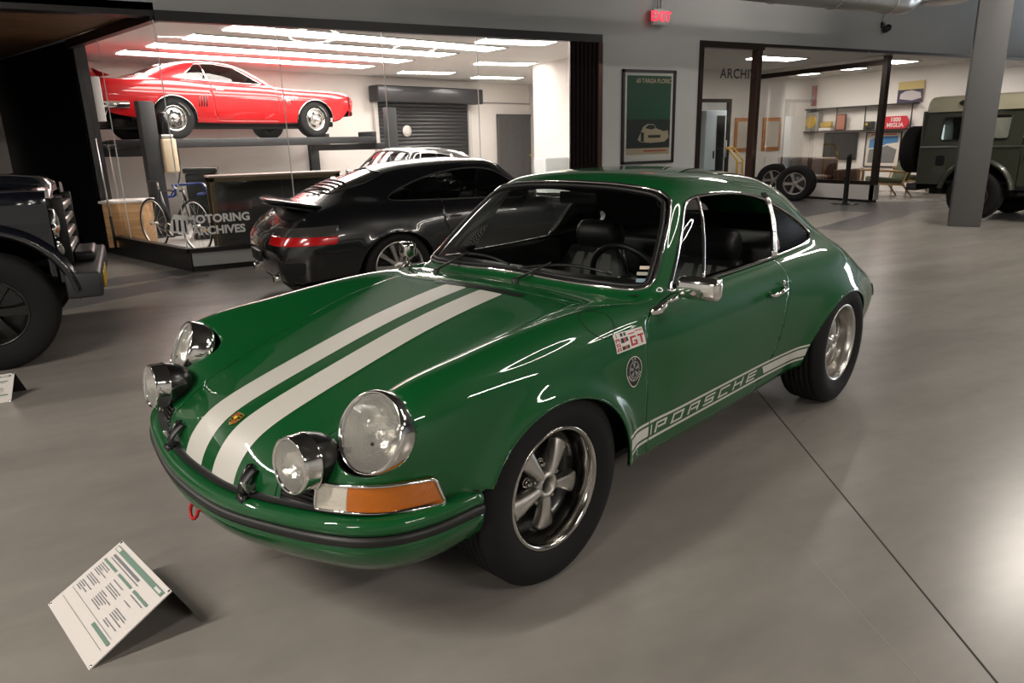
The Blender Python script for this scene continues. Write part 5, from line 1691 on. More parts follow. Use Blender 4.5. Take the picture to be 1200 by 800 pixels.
# ---- boxy off-roaders
def build_defender(root, paint, roof_m, trim, rims, variant):
    """x forward, front axle at x = 0; flat-sided off-road wagon"""
    Rt, WB = .40, 2.79
    yb = .845
    side_arch = []
    def panel_with_arch(x0, x1, z0, z1, cx, r, cz=.42, y=yb, th=.03, rt=0.0):
        """side panel polygon in x-z with a wheel opening"""
        pts = [(x0, z0)]
        if cx is not None:
            a0 = math.asin(max(-1, min(1, (z0-cz)/r)))
            arc = [(cx-r*math.cos(a), cz+r*math.sin(a)) for a in np.linspace(a0, math.pi-a0, 20)]
            if x0 > x1: arc = arc[::-1]
            pts += arc
        pts += [(x1, z0), (x1, z1), (x0, z1)]
        return pts
    def side_part(name, poly, sg, m, y=yb, th=.03, parent=root):
        A = T(0, y*sg, 0) @ RX(math.pi/2)
        return MB().prism(poly, 0, th*sg, A).build(name, m, parent)
    for sg in (1, -1):
        # front wing with rounded top edge
        side_part('front_wing', panel_with_arch(-.56, .44, .56, 1.10, 0, .50), sg, paint)
        G = []
        for x in np.linspace(-.56, .44, 6):
            G.append([(x, (yb+.03*0)*sg, 1.10)]+[(x, (yb-.09+.09*math.cos(a))*sg, 1.10+.09*math.sin(a)) for a in np.linspace(0, math.pi/2, 6)]+[(x, .52*sg, 1.20)])
        w = MB().grid(G)
        w.add([p for p in G[-1]]+[(.44, .52*sg, 1.0)], [tuple(range(len(G[-1])+1))])
        w.build('wing_top', paint, root)
        # arch brow
        pts = [(x, z) for x, z in ((.52*math.cos(a), .42+.52*math.sin(a)) for a in np.linspace(.15, math.pi-.15, 24))]
        for cx in (0, -WB):
            G = [[(cx+x*.955, (yb-.01)*sg, .42+(z-.42)*.955), (cx+x*1.0, (yb+.055)*sg, .42+(z-.42)*1.0), (cx+x*1.06, (yb+.05)*sg, .42+(z-.42)*1.06), (cx+x*1.12, (yb)*sg, .42+(z-.42)*1.12)] for x, z in pts]
            MB().grid(G).build('wheel_arch_flare', paint, root)
            MB().lathe([(.0, .30*sg), (.52, .30*sg), (.53, .60*sg), (.53, (yb-.01)*sg)], 24, T(cx, 0, .42) @ RX(-math.pi/2), a0=math.pi, a1=2*math.pi).build('wheel_well', M_DARK, root)
        # doors and rear tub
        for x0, x1, nm in ((-.575, -1.46, 'front_door'), (-1.475, -2.20, 'rear_door')):
            d = side_part(nm, [(x0, .56), (x1, .56), (x1, 1.17), (x0, 1.17)], sg, paint, yb+.005)
            zt = 1.72
            fr = rounded([(x0, 1.17), (x1, 1.17), (x1, zt), (x0-.0 if nm == 'rear_door' else x0-.24, zt)], .03)
            inn = rounded([(x0-.07 if nm == 'rear_door' else x0-.13, 1.24), (x1+.07, 1.24), (x1+.07, zt-.08), (x0-.07 if nm == 'rear_door' else x0-.31, zt-.08)], .03)
            k = .105/.55
            def lean(p): return (p[0], (yb-.0-(p[1]-1.17)*k)*sg, p[1])
            MB().add([lean(p) for p in fr]+[lean(p) for p in inn], [tuple(range(len(fr)))]) if False else None
            n_ = len(fr)
            mb = MB().add([lean(p) for p in fr]+[lean(p) for p in inn], [(i, (i+1) % n_, n_+(i+1) % n_, n_+i) for i in range(n_)])
            mb.build('door_frame', paint, d)
            MB().add([lean((p[0], p[1])) for p in inn], [tuple(range(n_))]).build('door_window', M_DEFGLASS, d)
            MB().box((x1+.05, (yb+.02)*sg, 1.02), (x1+.17, (yb+.05)*sg, 1.05), bev=.008).build('door_handle', M_BLACK, d)
        side_part('rear_panel', panel_with_arch(-2.215, -3.70, .56, 1.17, -WB-.0, .50), sg, paint)
        k = .105/.55
        def lean2(p, o=0.0): return (p[0], (yb-(p[1]-1.17)*k+o)*sg, p[1])
        fr = rounded([(-2.215, 1.17), (-3.70, 1.17), (-3.68, 1.76), (-2.215, 1.76)], .02)
        inn = rounded([(-2.42, 1.27), (-3.42, 1.27), (-3.42, 1.64), (-2.42, 1.64)], .06)
        n_ = min(len(fr), len(inn))
        MB().add([lean2(p) for p in fr]+[lean2(p) for p in inn], [(i, (i+1) % n_, n_+(i+1) % n_, n_+i) for i in range(n_)]).build('upper_panel', paint, root)
        MB().add([lean2(p, -.01) for p in inn], [tuple(range(len(inn)))]).build('rear_side_window', M_DEFGLASS, root)
        MB().tube([lean2(p, .002) for p in inn], .012, 6, closed=True).build('window_rubber', M_BLACK, root)
        MB().tube([(-.58, (yb+.012)*sg, 1.17), (-3.70, (yb+.012)*sg, 1.17)], .014, 6).build('waist_rail', M_ALU if variant != 'black' else paint, root)
        # alpine light in the roof edge
        ov = [(-2.95+.27*math.cos(a)*1.0, 1.865+.055*math.sin(a)) for a in np.linspace(0, 6.283, 28, endpoint=False)]
        MB().add([(x, (.735-(z-1.865)*.9+.012)*sg, z) for x, z in ov], [tuple(range(28))]).build('roof_light', M_DEFGLASS, root)
        MB().tube([(x, (.735-(z-1.865)*.9+.014)*sg, z) for x, z in ov], .014, 6, closed=True).build('roof_light_rubber', M_BLACK, root)
        # step, fuel flap
        MB().box((-.62, .72*sg, .42), (-2.15, .90*sg, .46), bev=.01).build('side_step', M_BLACK, root)
        MB().prism(rounded([(-3.30, .86), (-3.44, .86), (-3.44, 1.03), (-3.30, 1.03)], .04), 0, .006*sg, T(0, (yb+.001)*sg, 0) @ RX(math.pi/2)).build('fuel_recess', M_DARK, root)
        MB().box((-3.72, (yb-.01)*sg, .62), (-3.69, (yb+.008)*sg, 1.75), bev=.004).build('rear_corner_trim', paint, root)
        side_part('sill', [(-.56, .50), (-2.25, .50), (-2.25, .565), (-.56, .565)], sg, M_BLACK)
        for x in (0, -WB):
            simple_wheel(root, (x, (yb+.045)*sg, Rt), sg, Rt, .26, .225, 6 if variant == 'black' else 5, rims)
        MB().box((-.50, (yb+.028)*sg, .92), (-.22, (yb+.036)*sg, 1.03), bev=.012).build('wing_vent', trim, root)
        pass
    # roof: slab with soft edges
    G = []
    for x, s in ((-.80, .93), (-.86, 1.0), (-1.6, 1.0), (-2.8, 1.0), (-3.66, 1.0), (-3.72, .95)):
        G.append([(x, y*s, z) for y, z in ((.775, 1.73), (.765, 1.78), (.735, 1.865), (.69, 1.935), (.60, 1.975), (.3, 1.995), (0, 2.0), (-.3, 1.995), (-.60, 1.975), (-.69, 1.935), (-.735, 1.865), (-.765, 1.78), (-.775, 1.73))])
    rf = MB().grid(G)
    rf.add(G[0], [tuple(range(len(G[0])))]); rf.add(G[-1], [tuple(range(len(G[-1])))])
    rf.build('roof', roof_m, root)
    # rear end
    MB().box((-3.73, -.84, .56), (-3.69, .84, 1.75), bev=.01).build('rear_wall', paint, root)
    d = MB().box((-3.76, -.42, .60), (-3.725, .42, 1.74), bev=.01).build('tail_door', paint, root)
    MB().box((-3.77, -.34, 1.25), (-3.755, .34, 1.64), bev=.004).build('tail_window', M_BLACK, d)
    sw = simple_wheel(root, (0, 0, 0), 1, Rt, .25, .21, 5, rims)
    sw.name = 'spare_wheel'
    sw.matrix_local = T(-4.10, -.38, 1.12) @ RZ(math.pi/2)
    MB().box((-4.0, -.45, 1.0), (-3.74, -.30, 1.24), bev=.01).build('spare_carrier', M_BLACK, root)
    MB().box((-3.90, -.80, .44), (-3.72, .80, .56), bev=.02).build('rear_bumper', M_BLACK, root)
    MB().tube([(-3.85, 0, .50), (-3.98, 0, .46), (-4.02, 0, .52)], .03, 8).build('tow_hitch', M_BLACK, root)
    # windscreen
    MB().add([(-.60, -.70, 1.19), (-.60, .70, 1.19), (-.84, .64, 1.70), (-.84, -.64, 1.70)], [(0, 1, 2, 3)]).build('windshield', M_DEFGLASS, root)
    MB().tube([(-.59, -.74, 1.17), (-.59, .74, 1.17), (-.84, .68, 1.73), (-.84, -.68, 1.73)], .03, 8, closed=True).build('windshield_frame', paint, root)
    MB().box((-.60, -.82, .75), (-.55, .82, 1.18)).build('bulkhead', paint, root)
    # hood with raised centre
    G = []
    for x, z in ((-.56, 1.235), (-.2, 1.24), (.2, 1.235), (.38, 1.215), (.44, 1.16), (.445, 1.10)):
        G.append([(x, y, z+dz) for y, dz in ((.53, -.03), (.50, 0), (.34, .005), (.30, .045), (.15, .055), (0, .057), (-.15, .055), (-.30, .045), (-.34, .005), (-.50, 0), (-.53, -.03))])
    MB().grid(G).build('hood', paint, root)
    # nose: panel, grille bars, lamps, bumper
    MB().box((.38, -.84, .60), (.43, .84, 1.12), bev=.012).build('nose_panel', paint, root)
    g = MB().box((.425, -.46, .66), (.45, .46, 1.10), bev=.01).build('grille', M_DARK, root)
    for k in range(4):
        z = .70+k*.105
        MB().box((.44, -.44, z), (.505, .44, z+.055), bev=.012).build('grille_bar', mat('silver grille paint', (.62, .60, .58), .3, .5, coat=.5), g)
    for y in (-.47, .47):
        MB().box((.43, y-.025, .64), (.51, y+.025, 1.12), bev=.01).build('grille_post', M_BLACK, g)
    for sg in (1, -1):
        for y, z, r, m in ((.64, .95, .095, M_HLENS), (.66, .76, .042, M_HLENS), (.77, .92, .035, M_AMBER), (.77, .80, .035, M_HLENS)):
            A = T(.43, y*sg, z) @ RY(math.pi/2)
            o = MB().lathe([(r*.85, .03), (r*1.0, .035), (r*1.12, .02), (r*1.15, -.02)], 28, A).build('headlight' if r > .05 else 'marker_lamp', M_CHROME, root)
            MB().lathe([(0, .0), (r*.6, .01), (r*.9, .025)], 24, A).build('reflector', M_REFL, o)
            MB().lathe([(0, .05), (r*.5, .045), (r*.88, .03)], 24, A).build('lens', m, o)
    MB().box((.46, -.88, .44), (.68, .88, .62), bev=.02).build('front_bumper', M_BUMP, root)
    MB().box((.50, -.30, .62), (.64, .30, .70), bev=.02).build('winch', M_BLACK, root)
    MB().box((.682, -.62, .46), (.692, -.10, .58), bev=.003).build('number_plate', mat('yellow plate', (.62, .40, .02), .5), root)
    MB().box((-3.6, -.60, .38), (.4, .60, .58), bev=.02).build('chassis', M_DARK, root)
    MB().box((-3.60, -.80, .58), (-.6, .80, .62)).build('cabin_floor', M_DARK, root)
    for y in (.38, -.38):
        s = MB().box((-1.5, y-.24, .80), (-1.0, y+.24, .95), bev=.05); s.box((-1.62, y-.24, .85), (-1.48, y+.24, 1.45), bev=.05)
        s.build('seat', mat('grey seat cloth', (.05, .05, .05), .8), root)
    # bull-bar lamps are not fitted; spare is on the tail door
M_DEFGLASS = glass_mat('wagon window glass', (.55, .58, .54))
M_BUMP = mat('grey powder bumper', (.025, .026, .028), .5)
# ------------------------------------------------------------------ cars in place
car = empty('sports_car', (CARX, CARY, 0), CAR_RZ, 'glossy green vintage sports coupe with two white hood stripes and round fog lamps', 'car')
_S, _hood = build_911(car)
marks_911(car, _S, _hood)
CAM = build_camaro()
build_996()
suvL = empty('off_road_wagon', (-.94, 6.60, 0), 0, 'black boxy off-road wagon with silver grille bars parked in the dark niche', 'car')
build_defender(suvL, mat('midnight black paint', (.004, .005, .009), .2, coat=1.0), mat('midnight black paint', (.004, .005, .009), .2, coat=1.0), M_BLACK, M_SATIN, 'black')
suvR = empty('off_road_wagon', (13.42, 6.95-2.79, 0), math.radians(-82), 'olive green boxy off-road wagon with cream roof behind the column', 'car')
build_defender(suvR, mat('olive paint', (.038, .042, .028), .35, coat=.6), mat('cream roof paint', (.42, .39, .28), .4, coat=.4), M_BLACK, mat('olive wheel', (.05, .05, .04), .5), 'olive')
# dark coupe inside the display room: same maker's older body in black
RAISED = .12
cp = empty('dark_coupe', (3.0, 11.45, RAISED), math.radians(197), 'dark classic coupe standing behind the glass of the display room', 'car')
def recolour(o):
    for ch in list(car.children):
        nm = ch.name.split('.')[0]
        if nm in ('fog_lamp', 'hood_strap', 'pin_line', 'side_band', 'letter', 'letter_bar', 'fender_sticker', 'round_sticker', 'fuel_flap_gap', 'tow_ring', 'lamp_cable', 'window_sticker', 'quarter_sticker', 'door_card'):
            continue
        c = ch.copy(); COL.objects.link(c); c.parent = o
        if c.data.materials and c.data.materials[0] == M_GREEN:
            c.material_slots[0].link = 'OBJECT'; c.material_slots[0].material = MATS['black paint']
        for g in ch.children:
            if g.name.split('.')[0] in ('hood_stripe', 'hood_crest'):
                continue
            d = g.copy(); COL.objects.link(d); d.parent = c
            if d.data.materials and d.data.materials[0] == M_GREEN:
                d.material_slots[0].link = 'OBJECT'; d.material_slots[0].material = MATS['black paint']
recolour(cp)
# ------------------------------------------------------------------ things in the hall
M_PAPER = mat('white printed card', (.64, .60, .57), .5)
M_PGREEN = mat('print green', (.10, .20, .15), .5)
M_PINK = mat('print grey text', (.16, .16, .18), .6)
M_CARDBACK = mat('black card back', (.012, .012, .012), .6)
def tent_card(name, A, B, C, D, foot, label):
    """info board: lower edge A-B on the floor, upper edge D-C, back leg down to foot points; text top runs along D-C"""
    A, B, C, D = (Vector(p) for p in (A, B, C, D))
    r = empty(name, A, 0, label, 'sign')
    n = (B-A).cross(D-A).normalized()
    if n.z < 0: n = -n
    def Q(u, v, o=0.0):          # u along the line of text, v down from the top edge
        return (C*(1-u)+D*u)*(1-v)+(B*(1-u)+A*u)*v+n*o-A
    MB().add([Q(0, 0), Q(1, 0), Q(1, 1), Q(0, 1), Q(0, 0, -.004), Q(1, 0, -.004), Q(1, 1, -.004), Q(0, 1, -.004)], [(0, 1, 2, 3), (7, 6, 5, 4), (0, 4, 5, 1), (1, 5, 6, 2), (2, 6, 7, 3), (3, 7, 4, 0)]).build('card_face', M_PAPER, r)
    f0, f1 = (Vector(p)-A for p in foot)
    c0, c1 = C-A-n*.005, D-A-n*.005
    MB().add([c0, c1, f1, f0, c0-n*.004, c1-n*.004, f1+Vector((0, 0, .001)), f0+Vector((0, 0, .001))], [(0, 1, 2, 3), (4, 7, 6, 5), (0, 4, 5, 1), (1, 5, 6, 2), (2, 6, 7, 3), (3, 7, 4, 0)]).build('card_leg', M_CARDBACK, r)
    def bar(u0, u1, v0, v1, m, nm):
        o_ = .0032 if m is M_PAPER else .0024
        MB().add([Q(u0, v0, o_), Q(u1, v0, o_), Q(u1, v1, o_), Q(u0, v1, o_)], [(0, 1, 2, 3)]).build(nm, m, r)
    bar(.04, .96, .055, .115, M_PGREEN, 'header_bar')
    bar(.05, .13, .065, .105, M_PAPER, 'header_logo')
    bar(.83, .93, .070, .100, M_PAPER, 'header_logo')
    tx = MB(); rnd = random.Random(3)
    def line(u0, u1, v, h):
        tx.add([Q(u0, v, .0024), Q(u1, v, .0024), Q(u1, v+h, .0024), Q(u0, v+h, .0024)], [(0, 1, 2, 3)])
    line(.10, .62, .145, .030); line(.10, .66, .195, .010)
    for cu, w in ((.05, .26), (.36, .26), (.67, .26)):
        bar(cu, cu+w, .245, .275, M_PGREEN, 'column_bar')
        for k in range(14):
            if rnd.random() < .85:
                line(cu+.01, cu+.01+w*rnd.uniform(.35, .9), .30+k*.026, .010)
    for k in range(2):
        line(.05, .93, .69+k*.13, .004)
    bar(.62, .95, .72, .76, M_PGREEN, 'footer_bar')
    t = tx.build('printed_text', M_PINK, r); t['kind'] = 'stuff'
    for u, v in ((.02, .02), (.98, .02), (.02, .97), (.98, .97)):
        MB().lathe([(0, .002), (.004, .0015), (.005, 0)], 10, T(*Q(u, v, .0005)) @ n.to_track_quat('Z', 'Y').to_matrix().to_4x4()).build('corner_pin', M_CHROME, r)
    return r
A, B = on_floor(104, 785), on_floor(56, 708)
D, C = on_floor(201, 692, .15), on_floor(143, 633, .15)
tent_card('info_board', A, B, C, D, (Vector((C.x+.07, C.y+.015, 0)), Vector((D.x+.07, D.y+.015, 0))), 'white tent-shaped info board with green bars on the floor before the green car')
A, B = on_floor(13, 470), on_floor(13, 470)+Vector((-.40, -.03, 0))
up_ = Vector((.035, .09, .15))
tent_card('info_board', A, B, B+up_, A+up_, (B+Vector((.06, .20, 0)), A+Vector((.06, .20, 0))), 'small white info board with green bar beside the tyre of the black wagon')

# framed poster on the pier
pc = [on_y(*p, YW) for p in ((730, 81), (792, 83), (787, 190), (726, 193))]
px0, px1 = (pc[0].x+pc[3].x)/2, (pc[1].x+pc[2].x)/2
pz1, pz0 = (pc[0].z+pc[1].z)/2, (pc[2].z+pc[3].z)/2
po = empty('framed_poster', ((px0+px1)/2, YW-.001, pz0), 0, 'black framed green racing poster on the grey wall', 'poster')
W_, H_ = px1-px0, pz1-pz0
def flat(parent, name, u0, u1, v0, v1, m, off, W=W_, H=H_, poly=None):
    """rect (or polygon of u,v) on the poster face, facing -y; v up"""
    pts = poly or [(u0, v0), (u1, v0), (u1, v1), (u0, v1)]
    return MB().add([((u-.5)*W, -off, v*H) for u, v in pts], [tuple(range(len(pts)))]).build(name, m, parent)
def frame_xz(parent, W, H, t, d, m, name='frame_rail'):
    for a, b in (((-W/2, 0), (-W/2+t, H)), ((W/2-t, 0), (W/2, H)), ((-W/2, 0), (W/2, t)), ((-W/2, H-t), (W/2, H))):
        MB().box((a[0], -d, a[1]), (b[0], 0, b[1])).build(name, m, parent)
frame_xz(po, W_, H_, .04, .035, M_BLACK)
flat(po, 'mat_board', .03, .97, .02, .98, mat('poster white', (.62, .62, .60), .6), .012)
G2 = mat('poster green', (.008, .075, .035), .5); G3 = mat('poster dark', (.012, .02, .018), .5); G4 = mat('poster cream', (.42, .36, .25), .5)
flat(po, 'print_field', .09, .92, .10, .94, G2, .013)
flat(po, 'print_shade', .09, .92, .12, .48, G3, .0135)
flat(po, 'print_car', 0, 0, 0, 0, G4, .014, poly=[(.30, .26), (.36, .34), (.40, .40), (.48, .43), (.60, .43), (.66, .38), (.80, .35), (.88, .36), (.90, .28), (.82, .235), (.55, .225), (.36, .235)])
flat(po, 'print_cockpit', 0, 0, 0, 0, G3, .0145, poly=[(.44, .385), (.50, .42), (.60, .42), (.64, .385), (.56, .37)])
flat(po, 'print_intake', .50, .74, .28, .31, G3, .0145)
flat(po, 'print_wheel', .36, .42, .24, .34, G3, .0145)
flat(po, 'print_foot', .09, .92, .10, .17, G4, .014)
flat(po, 'print_red_line', .42, .86, .13, .145, mat('poster red', (.4, .05, .03), .5), .0145)
text_obj('60 TARGA FLORIO', .092, T(.10, -.0145, H_*.885) @ RX(math.pi/2), G4, 'print_title', po, bold=.003, spacing=.92)
MB().add([(-W_/2+.03, -.030, .03), (W_/2-.03, -.030, .03), (W_/2-.03, -.030, H_-.03), (-W_/2+.03, -.030, H_-.03)], [(0, 1, 2, 3)]).build('poster_glass', M_GLASS, po)

# exit sign on a conduit
e = on_y(774, 20, YW-.10)
ex = empty('exit_sign', (e.x, YW-.09, e.z), 0, 'lit red exit sign hanging on the grey wall', 'sign')
MB().box((-.15, -.03, -.115), (.15, .03, .115), bev=.012).build('sign_box', mat('sign white', (.6, .6, .6), .4), ex)
M_EXIT = mat('lit red letters', (.8, .02, .05), .5, emit=(1.0, .02, .06), es=1.5)
text_obj('EXIT', .19, T(-.01, -.032, 0) @ RX(math.pi/2), M_EXIT, 'sign_letters', ex, bold=.006)
MB().add([(.13, -.032, -.03), (.165, -.032, 0), (.13, -.032, .03)], [(0, 1, 2)]).build('sign_arrow', M_EXIT, ex)
for dx in (-.05, .0):
    MB().tube([(dx, 0, .11), (dx, 0, HALL-e.z)], .010, 8).build('conduit', M_ALU, ex)
MB().box((-.05, .03, -.06), (.05, .09, .06)).build('wall_bracket', M_BLACK, ex)
# small black security camera
c_ = on_y(1040, 33, YW-.12)
sc = empty('security_camera', (c_.x, YW-.12, c_.z), 0, 'small black security camera on the wall above the office', 'camera')
MB().lathe([(0, -.09), (.05, -.09), (.065, -.05), (.06, .04), (.03, .07), (0, .07)], 20, RX(math.radians(70))).build('camera_body', M_SATIN, sc)
MB().tube([(0, .02, .05), (0, .11, .14), (0, .115, .40)], .012, 6).build('cable', mat('grey cable', (.3, .3, .3), .6), sc)
MB().box((-.04, .09, .02), (.04, .12, .12)).build('mount', M_SATIN, sc)
# ventilation duct with an elbow
dct = empty('air_duct', (0, 0, 0), 0, 'round ribbed silver ventilation duct running below the hall ceiling', 'duct')
dy = 7.6
z_ = on_y(1000, 12, dy).z+.20
xe = on_y(1078, 6, dy).x-.2
M_DUCT = mat('galvanised duct', (.42, .42, .41), .38, .85, bump=(8, .1))
pts = [(x, dy, z_) for x in np.arange(4.0, xe-.3, .06)]+[(xe-.3+.32*math.sin(a), dy, z_+.32*(1-math.cos(a))) for a in np.linspace(0, math.pi/2, 8)]+[(xe+.02, dy, HALL)]
MB().tube(pts, [.20+.006*(i % 2) for i in range(len(pts))], 20).build('duct_pipe', M_DUCT, dct)
for x in np.arange(4.6, xe-.5, 1.2):
    MB().tube([(x, dy+.212*math.cos(a), z_+.212*math.sin(a)) for a in np.linspace(0, 6.283, 24, endpoint=False)], .008, 6, closed=True).build('duct_band', M_ALU, dct)
    MB().tube([(x, dy, z_+.2), (x, dy, HALL)], .005, 6).build('duct_hanger', M_BLACK, dct)
df = empty('air_diffuser', (0, 0, 0), 0, 'round grey ceiling diffuser above the column', 'vent')
fd = on_y(1108, 3, 7.0)
MB().lathe([(.0, .0), (.30, .0), (.34, .02), (.20, .10), (.15, .3)], 28, T(fd.x, 7.0, fd.z)).build('diffuser_cone', M_DUCT, df)
MB().tube([(fd.x, 7.0, fd.z+.3), (fd.x, 7.0, HALL)], .15, 16).build('diffuser_neck', M_DUCT, df)
# rope stanchion
s_ = on_floor(990, 239)
st = empty('stanchion_post', s_, 0, 'black stanchion post with round base before the office glass', 'post')
MB().lathe([(0, 0), (.27, 0), (.27, .012), (.24, .022), (.06, .045), (0, .045)], 32).build('base_plate', M_SATIN, st)
MB().lathe([(.050, .03), (.050, .92), (.056, .93), (.058, 1.0), (.052, 1.02), (0, 1.025)], 20).build('pole', M_SATIN, st)
# loose alloy wheels leaning at the plinth
wm = mat('silver alloy', (.35, .33, .31), .4, .8)
for (px, py), dx, lb, yaw in (((929, 236), 0, 'large loose tyre with silver five-spoke wheel nearest the stanchion post', 215), ((904, 230), 0, 'loose tyre with five-spoke wheel behind the larger loose tyre', 212)):
    p = on_floor(px, py)
    lw = empty('loose_wheel', (p.x, p.y, 0), math.radians(yaw+90), lb, 'wheel', 'loose wheels by the plinth')
    simple_wheel(lw, (0, 0, .385), -1, .385, .27, .235, 5, wm)
lw = empty('loose_wheel', (on_floor(929, 236).x+.26, on_floor(929, 236).y+.13, 0), math.radians(305), 'plain loose tyre stacked right behind the large silver wheel', 'wheel', 'loose wheels by the plinth')
simple_wheel(lw, (0, 0, .385), -1, .385, .25, .235, 5, wm)

# ------------------------------------------------------------------ office behind the glass
def put_x(px, py): return on_x(px, py, TVX)
def wall_item(name, q, depth, m, label, cat, group=None):
    """flat thing on the TV wall covering photo pixels q=(x0,y0,x1,y1)"""
    a, b = put_x(q[0], q[1]), put_x(q[2], q[3])
    y1, y0, z1, z0 = a.y, b.y, a.z, b.z
    o = empty(name, (TVX, (y0+y1)/2, z0), math.radians(-90), label, cat, group)
    W, H = y1-y0, z1-z0
    return o, W, H
tv, W, H = wall_item('television', (968, 156, 1004, 187), .06, None, 'black flat television on the office wall', 'television')
MB().box((-W/2, -.07, 0), (W/2, -.02, H), bev=.006).build('screen_body', M_SATIN, tv)
MB().box((-W/2+.02, -.073, .02), (W/2-.02, -.07, H-.02)).build('screen', mat('tv glass', (.004, .004, .005), .06, spec=.3), tv)
MB().box((-.2, -.02, H*.3), (.2, 0, H*.7)).build('wall_mount', M_BLACK, tv)
a, b = put_x(938, 126), put_x(1078, 121)
zs1 = b.z
sh = empty('steel_shelf', (TVX, (a.y+b.y)/2, zs1-.60), math.radians(-90), 'long black steel wall shelf above the television', 'shelf')
LW = a.y-b.y
for z in (0, .60):
    MB().box((-LW/2, -.26, z), (LW/2, 0, z+.025)).build('shelf_board', M_BLACK, sh)
for x in (-LW/2, -LW*.1, LW*.14, LW/2-.02):
    MB().box((x, -.26, 0), (x+.02, -.24, .62)).build('upright', M_BLACK, sh)
zsh = zs1-.60+.027
def on_shelf(px, w, h, d, name, m, label, cat, z=zsh):
    y = put_x(px, 130).y
    o = empty(name, (TVX-.14, y, z), math.radians(-90), label, cat)
    return o
o = on_shelf(957, .4, .4, .1, 'wheel_trophy', None, 'gold spoked wheel disc in a grey box on the shelf', 'trophy')
MB().box((-.24, -.05, 0), (.24, .10, .50), bev=.01).build('box', mat('grey display box', (.25, .24, .22), .5), o)
MB().lathe([(0, .01), (.03, .02), (.05, .0), (.13, .0), (.15, .02), (.17, 0)], 28, T(0, -.055, .25) @ RX(math.pi/2)).build('disc', M_GOLD, o)
o = on_shelf(974, .4, .2, .1, 'brass_model', None, 'small brass plaque block on the office shelf', 'ornament')
MB().box((-.2, -.06, 0), (.2, .06, .08), bev=.01).build('base', M_PAPER, o)
MB().box((-.18, -.04, .08), (.18, .04, .24), bev=.02).build('plaque', M_GOLD, o)
o = on_shelf(991, .3, .4, .1, 'small_picture', None, 'small red-brown framed picture standing on the shelf', 'picture')
MB().box((-.15, -.02, 0), (.15, .02, .42), bev=.004).build('frame', mat('dark red frame', (.08, .02, .015), .5), o)
MB().box((-.12, -.024, .03), (.12, -.02, .39)).build('print', mat('sepia print', (.40, .16, .10), .6), o)
o = on_shelf(1025, .2, .2, .1, 'old_camera', None, 'small black box camera on the office shelf', 'camera')
MB().box((-.13, -.06, 0), (.13, .06, .20), bev=.02).build('body', M_SATIN, o)
MB().lathe([(0, .03), (.04, .03), (.05, 0)], 16, T(-.05, -.06, .12) @ RX(math.pi/2)).build('lens', M_GOLD, o)
o = on_shelf(1056, .6, .3, .05, 'arrow_sign', None, 'red arrow sign with white lettering on the shelf', 'sign')
MB().prism([(-.32, 0), (.26, 0), (.33, .12), (.33, .18), (.26, .30), (-.32, .30)], -.01, .01, RX(math.pi/2)).build('sign_board', mat('sign red', (.5, .015, .03), .5), o)
for t_, z in (('1000', .215), ('MIGLIA', .085)):
    text_obj(t_, .14, T(-.02, -.0115, z) @ RX(math.pi/2), M_PAPER, 'sign_text', o, bold=.004)
pa, W, H = wall_item('car_poster', (1055, 97, 1082, 120), .02, None, 'yellow and purple car poster standing on top of the shelf', 'poster')
pa.location.z += .012
MB().box((-W/2, -.05, 0), (W/2, -.03, H)).build('board', mat('poster yellow', (.55, .42, .16), .6), pa)
flat(pa, 'print_band', .0, 1, .0, .62, mat('poster purple', (.05, .035, .07), .6), .051, W, H)
flat(pa, 'print_car', 0, 0, 0, 0, mat('poster pale', (.5, .45, .45), .6), .052, W, H, [(.1, .2), (.12, .42), (.3, .55), (.55, .58), (.9, .45), (.95, .2), (.6, .1)])
pb, W, H = wall_item('car_poster', (940, 102, 957, 124), .02, None, 'faded red car poster standing above the gold wheel disc', 'poster')
MB().box((-W/2, -.05, 0), (W/2, -.03, H)).build('board', mat('poster faded red', (.35, .14, .13), .6), pb)
flat(pb, 'print_car', 0, 0, 0, 0, mat('poster grey', (.30, .29, .32), .6), .051, W, H, [(.1, .3), (.3, .6), (.7, .65), (.9, .4), (.8, .15), (.2, .1)])
pm, W, H = wall_item('race_poster', (1016, 155, 1053, 196), .03, None, 'tall cream poster with blue sky and grey car leaning at the office wall', 'poster')
frame_xz(pm, W, H, .025, .03, M_BLACK)
flat(pm, 'print_paper', 0, 1, 0, 1, mat('poster paper', (.62, .56, .48), .6), .012, W, H)
flat(pm, 'print_sky', 0, 0, 0, 0, mat('poster blue', (.06, .20, .42), .6), .013, W, H, [(.1, .55), (.12, .78), (.3, .86), (.9, .88), (.92, .70), (.6, .66), (.4, .55)])
flat(pm, 'print_car', 0, 0, 0, 0, mat('poster charcoal', (.16, .16, .15), .6), .013, W, H, [(.1, .12), (.12, .5), (.4, .54), (.62, .62), (.9, .5), (.85, .12)])
flat(pm, 'print_title', .15, .85, .91, .95, mat('poster orange', (.5, .12, .05), .6), .013, W, H)
# brown leather sofa with its back to the glass
so = empty('leather_sofa', (14.75, 12.3, 0), math.radians(90), 'brown leather sofa standing behind the office glass', 'sofa')
M_BROWN = mat('brown leather', (.055, .022, .012), .4, bump=(30, .1))
for i in range(2):
    x0 = -1.25+i*1.26
    MB().box((x0, -.05, .35), (x0+1.24, .75, .50), bev=.05).build('seat_cushion', M_BROWN, so)
    MB().box((x0, .30, .42), (x0+1.24, .52, .90), bev=.07).build('back_cushion', M_BROWN, so)
MB().box((-1.28, -.45, .08), (1.28, .50, .36), bev=.03).build('sofa_base', M_BROWN, so)
for x in (-1.42, 1.26):
    MB().box((x, -.45, .05), (x+.17, .52, .62), bev=.04).build('armrest', M_BROWN, so)
so.rotation_euler.z = math.radians(90); so.location = (15.25, 12.75, 0)
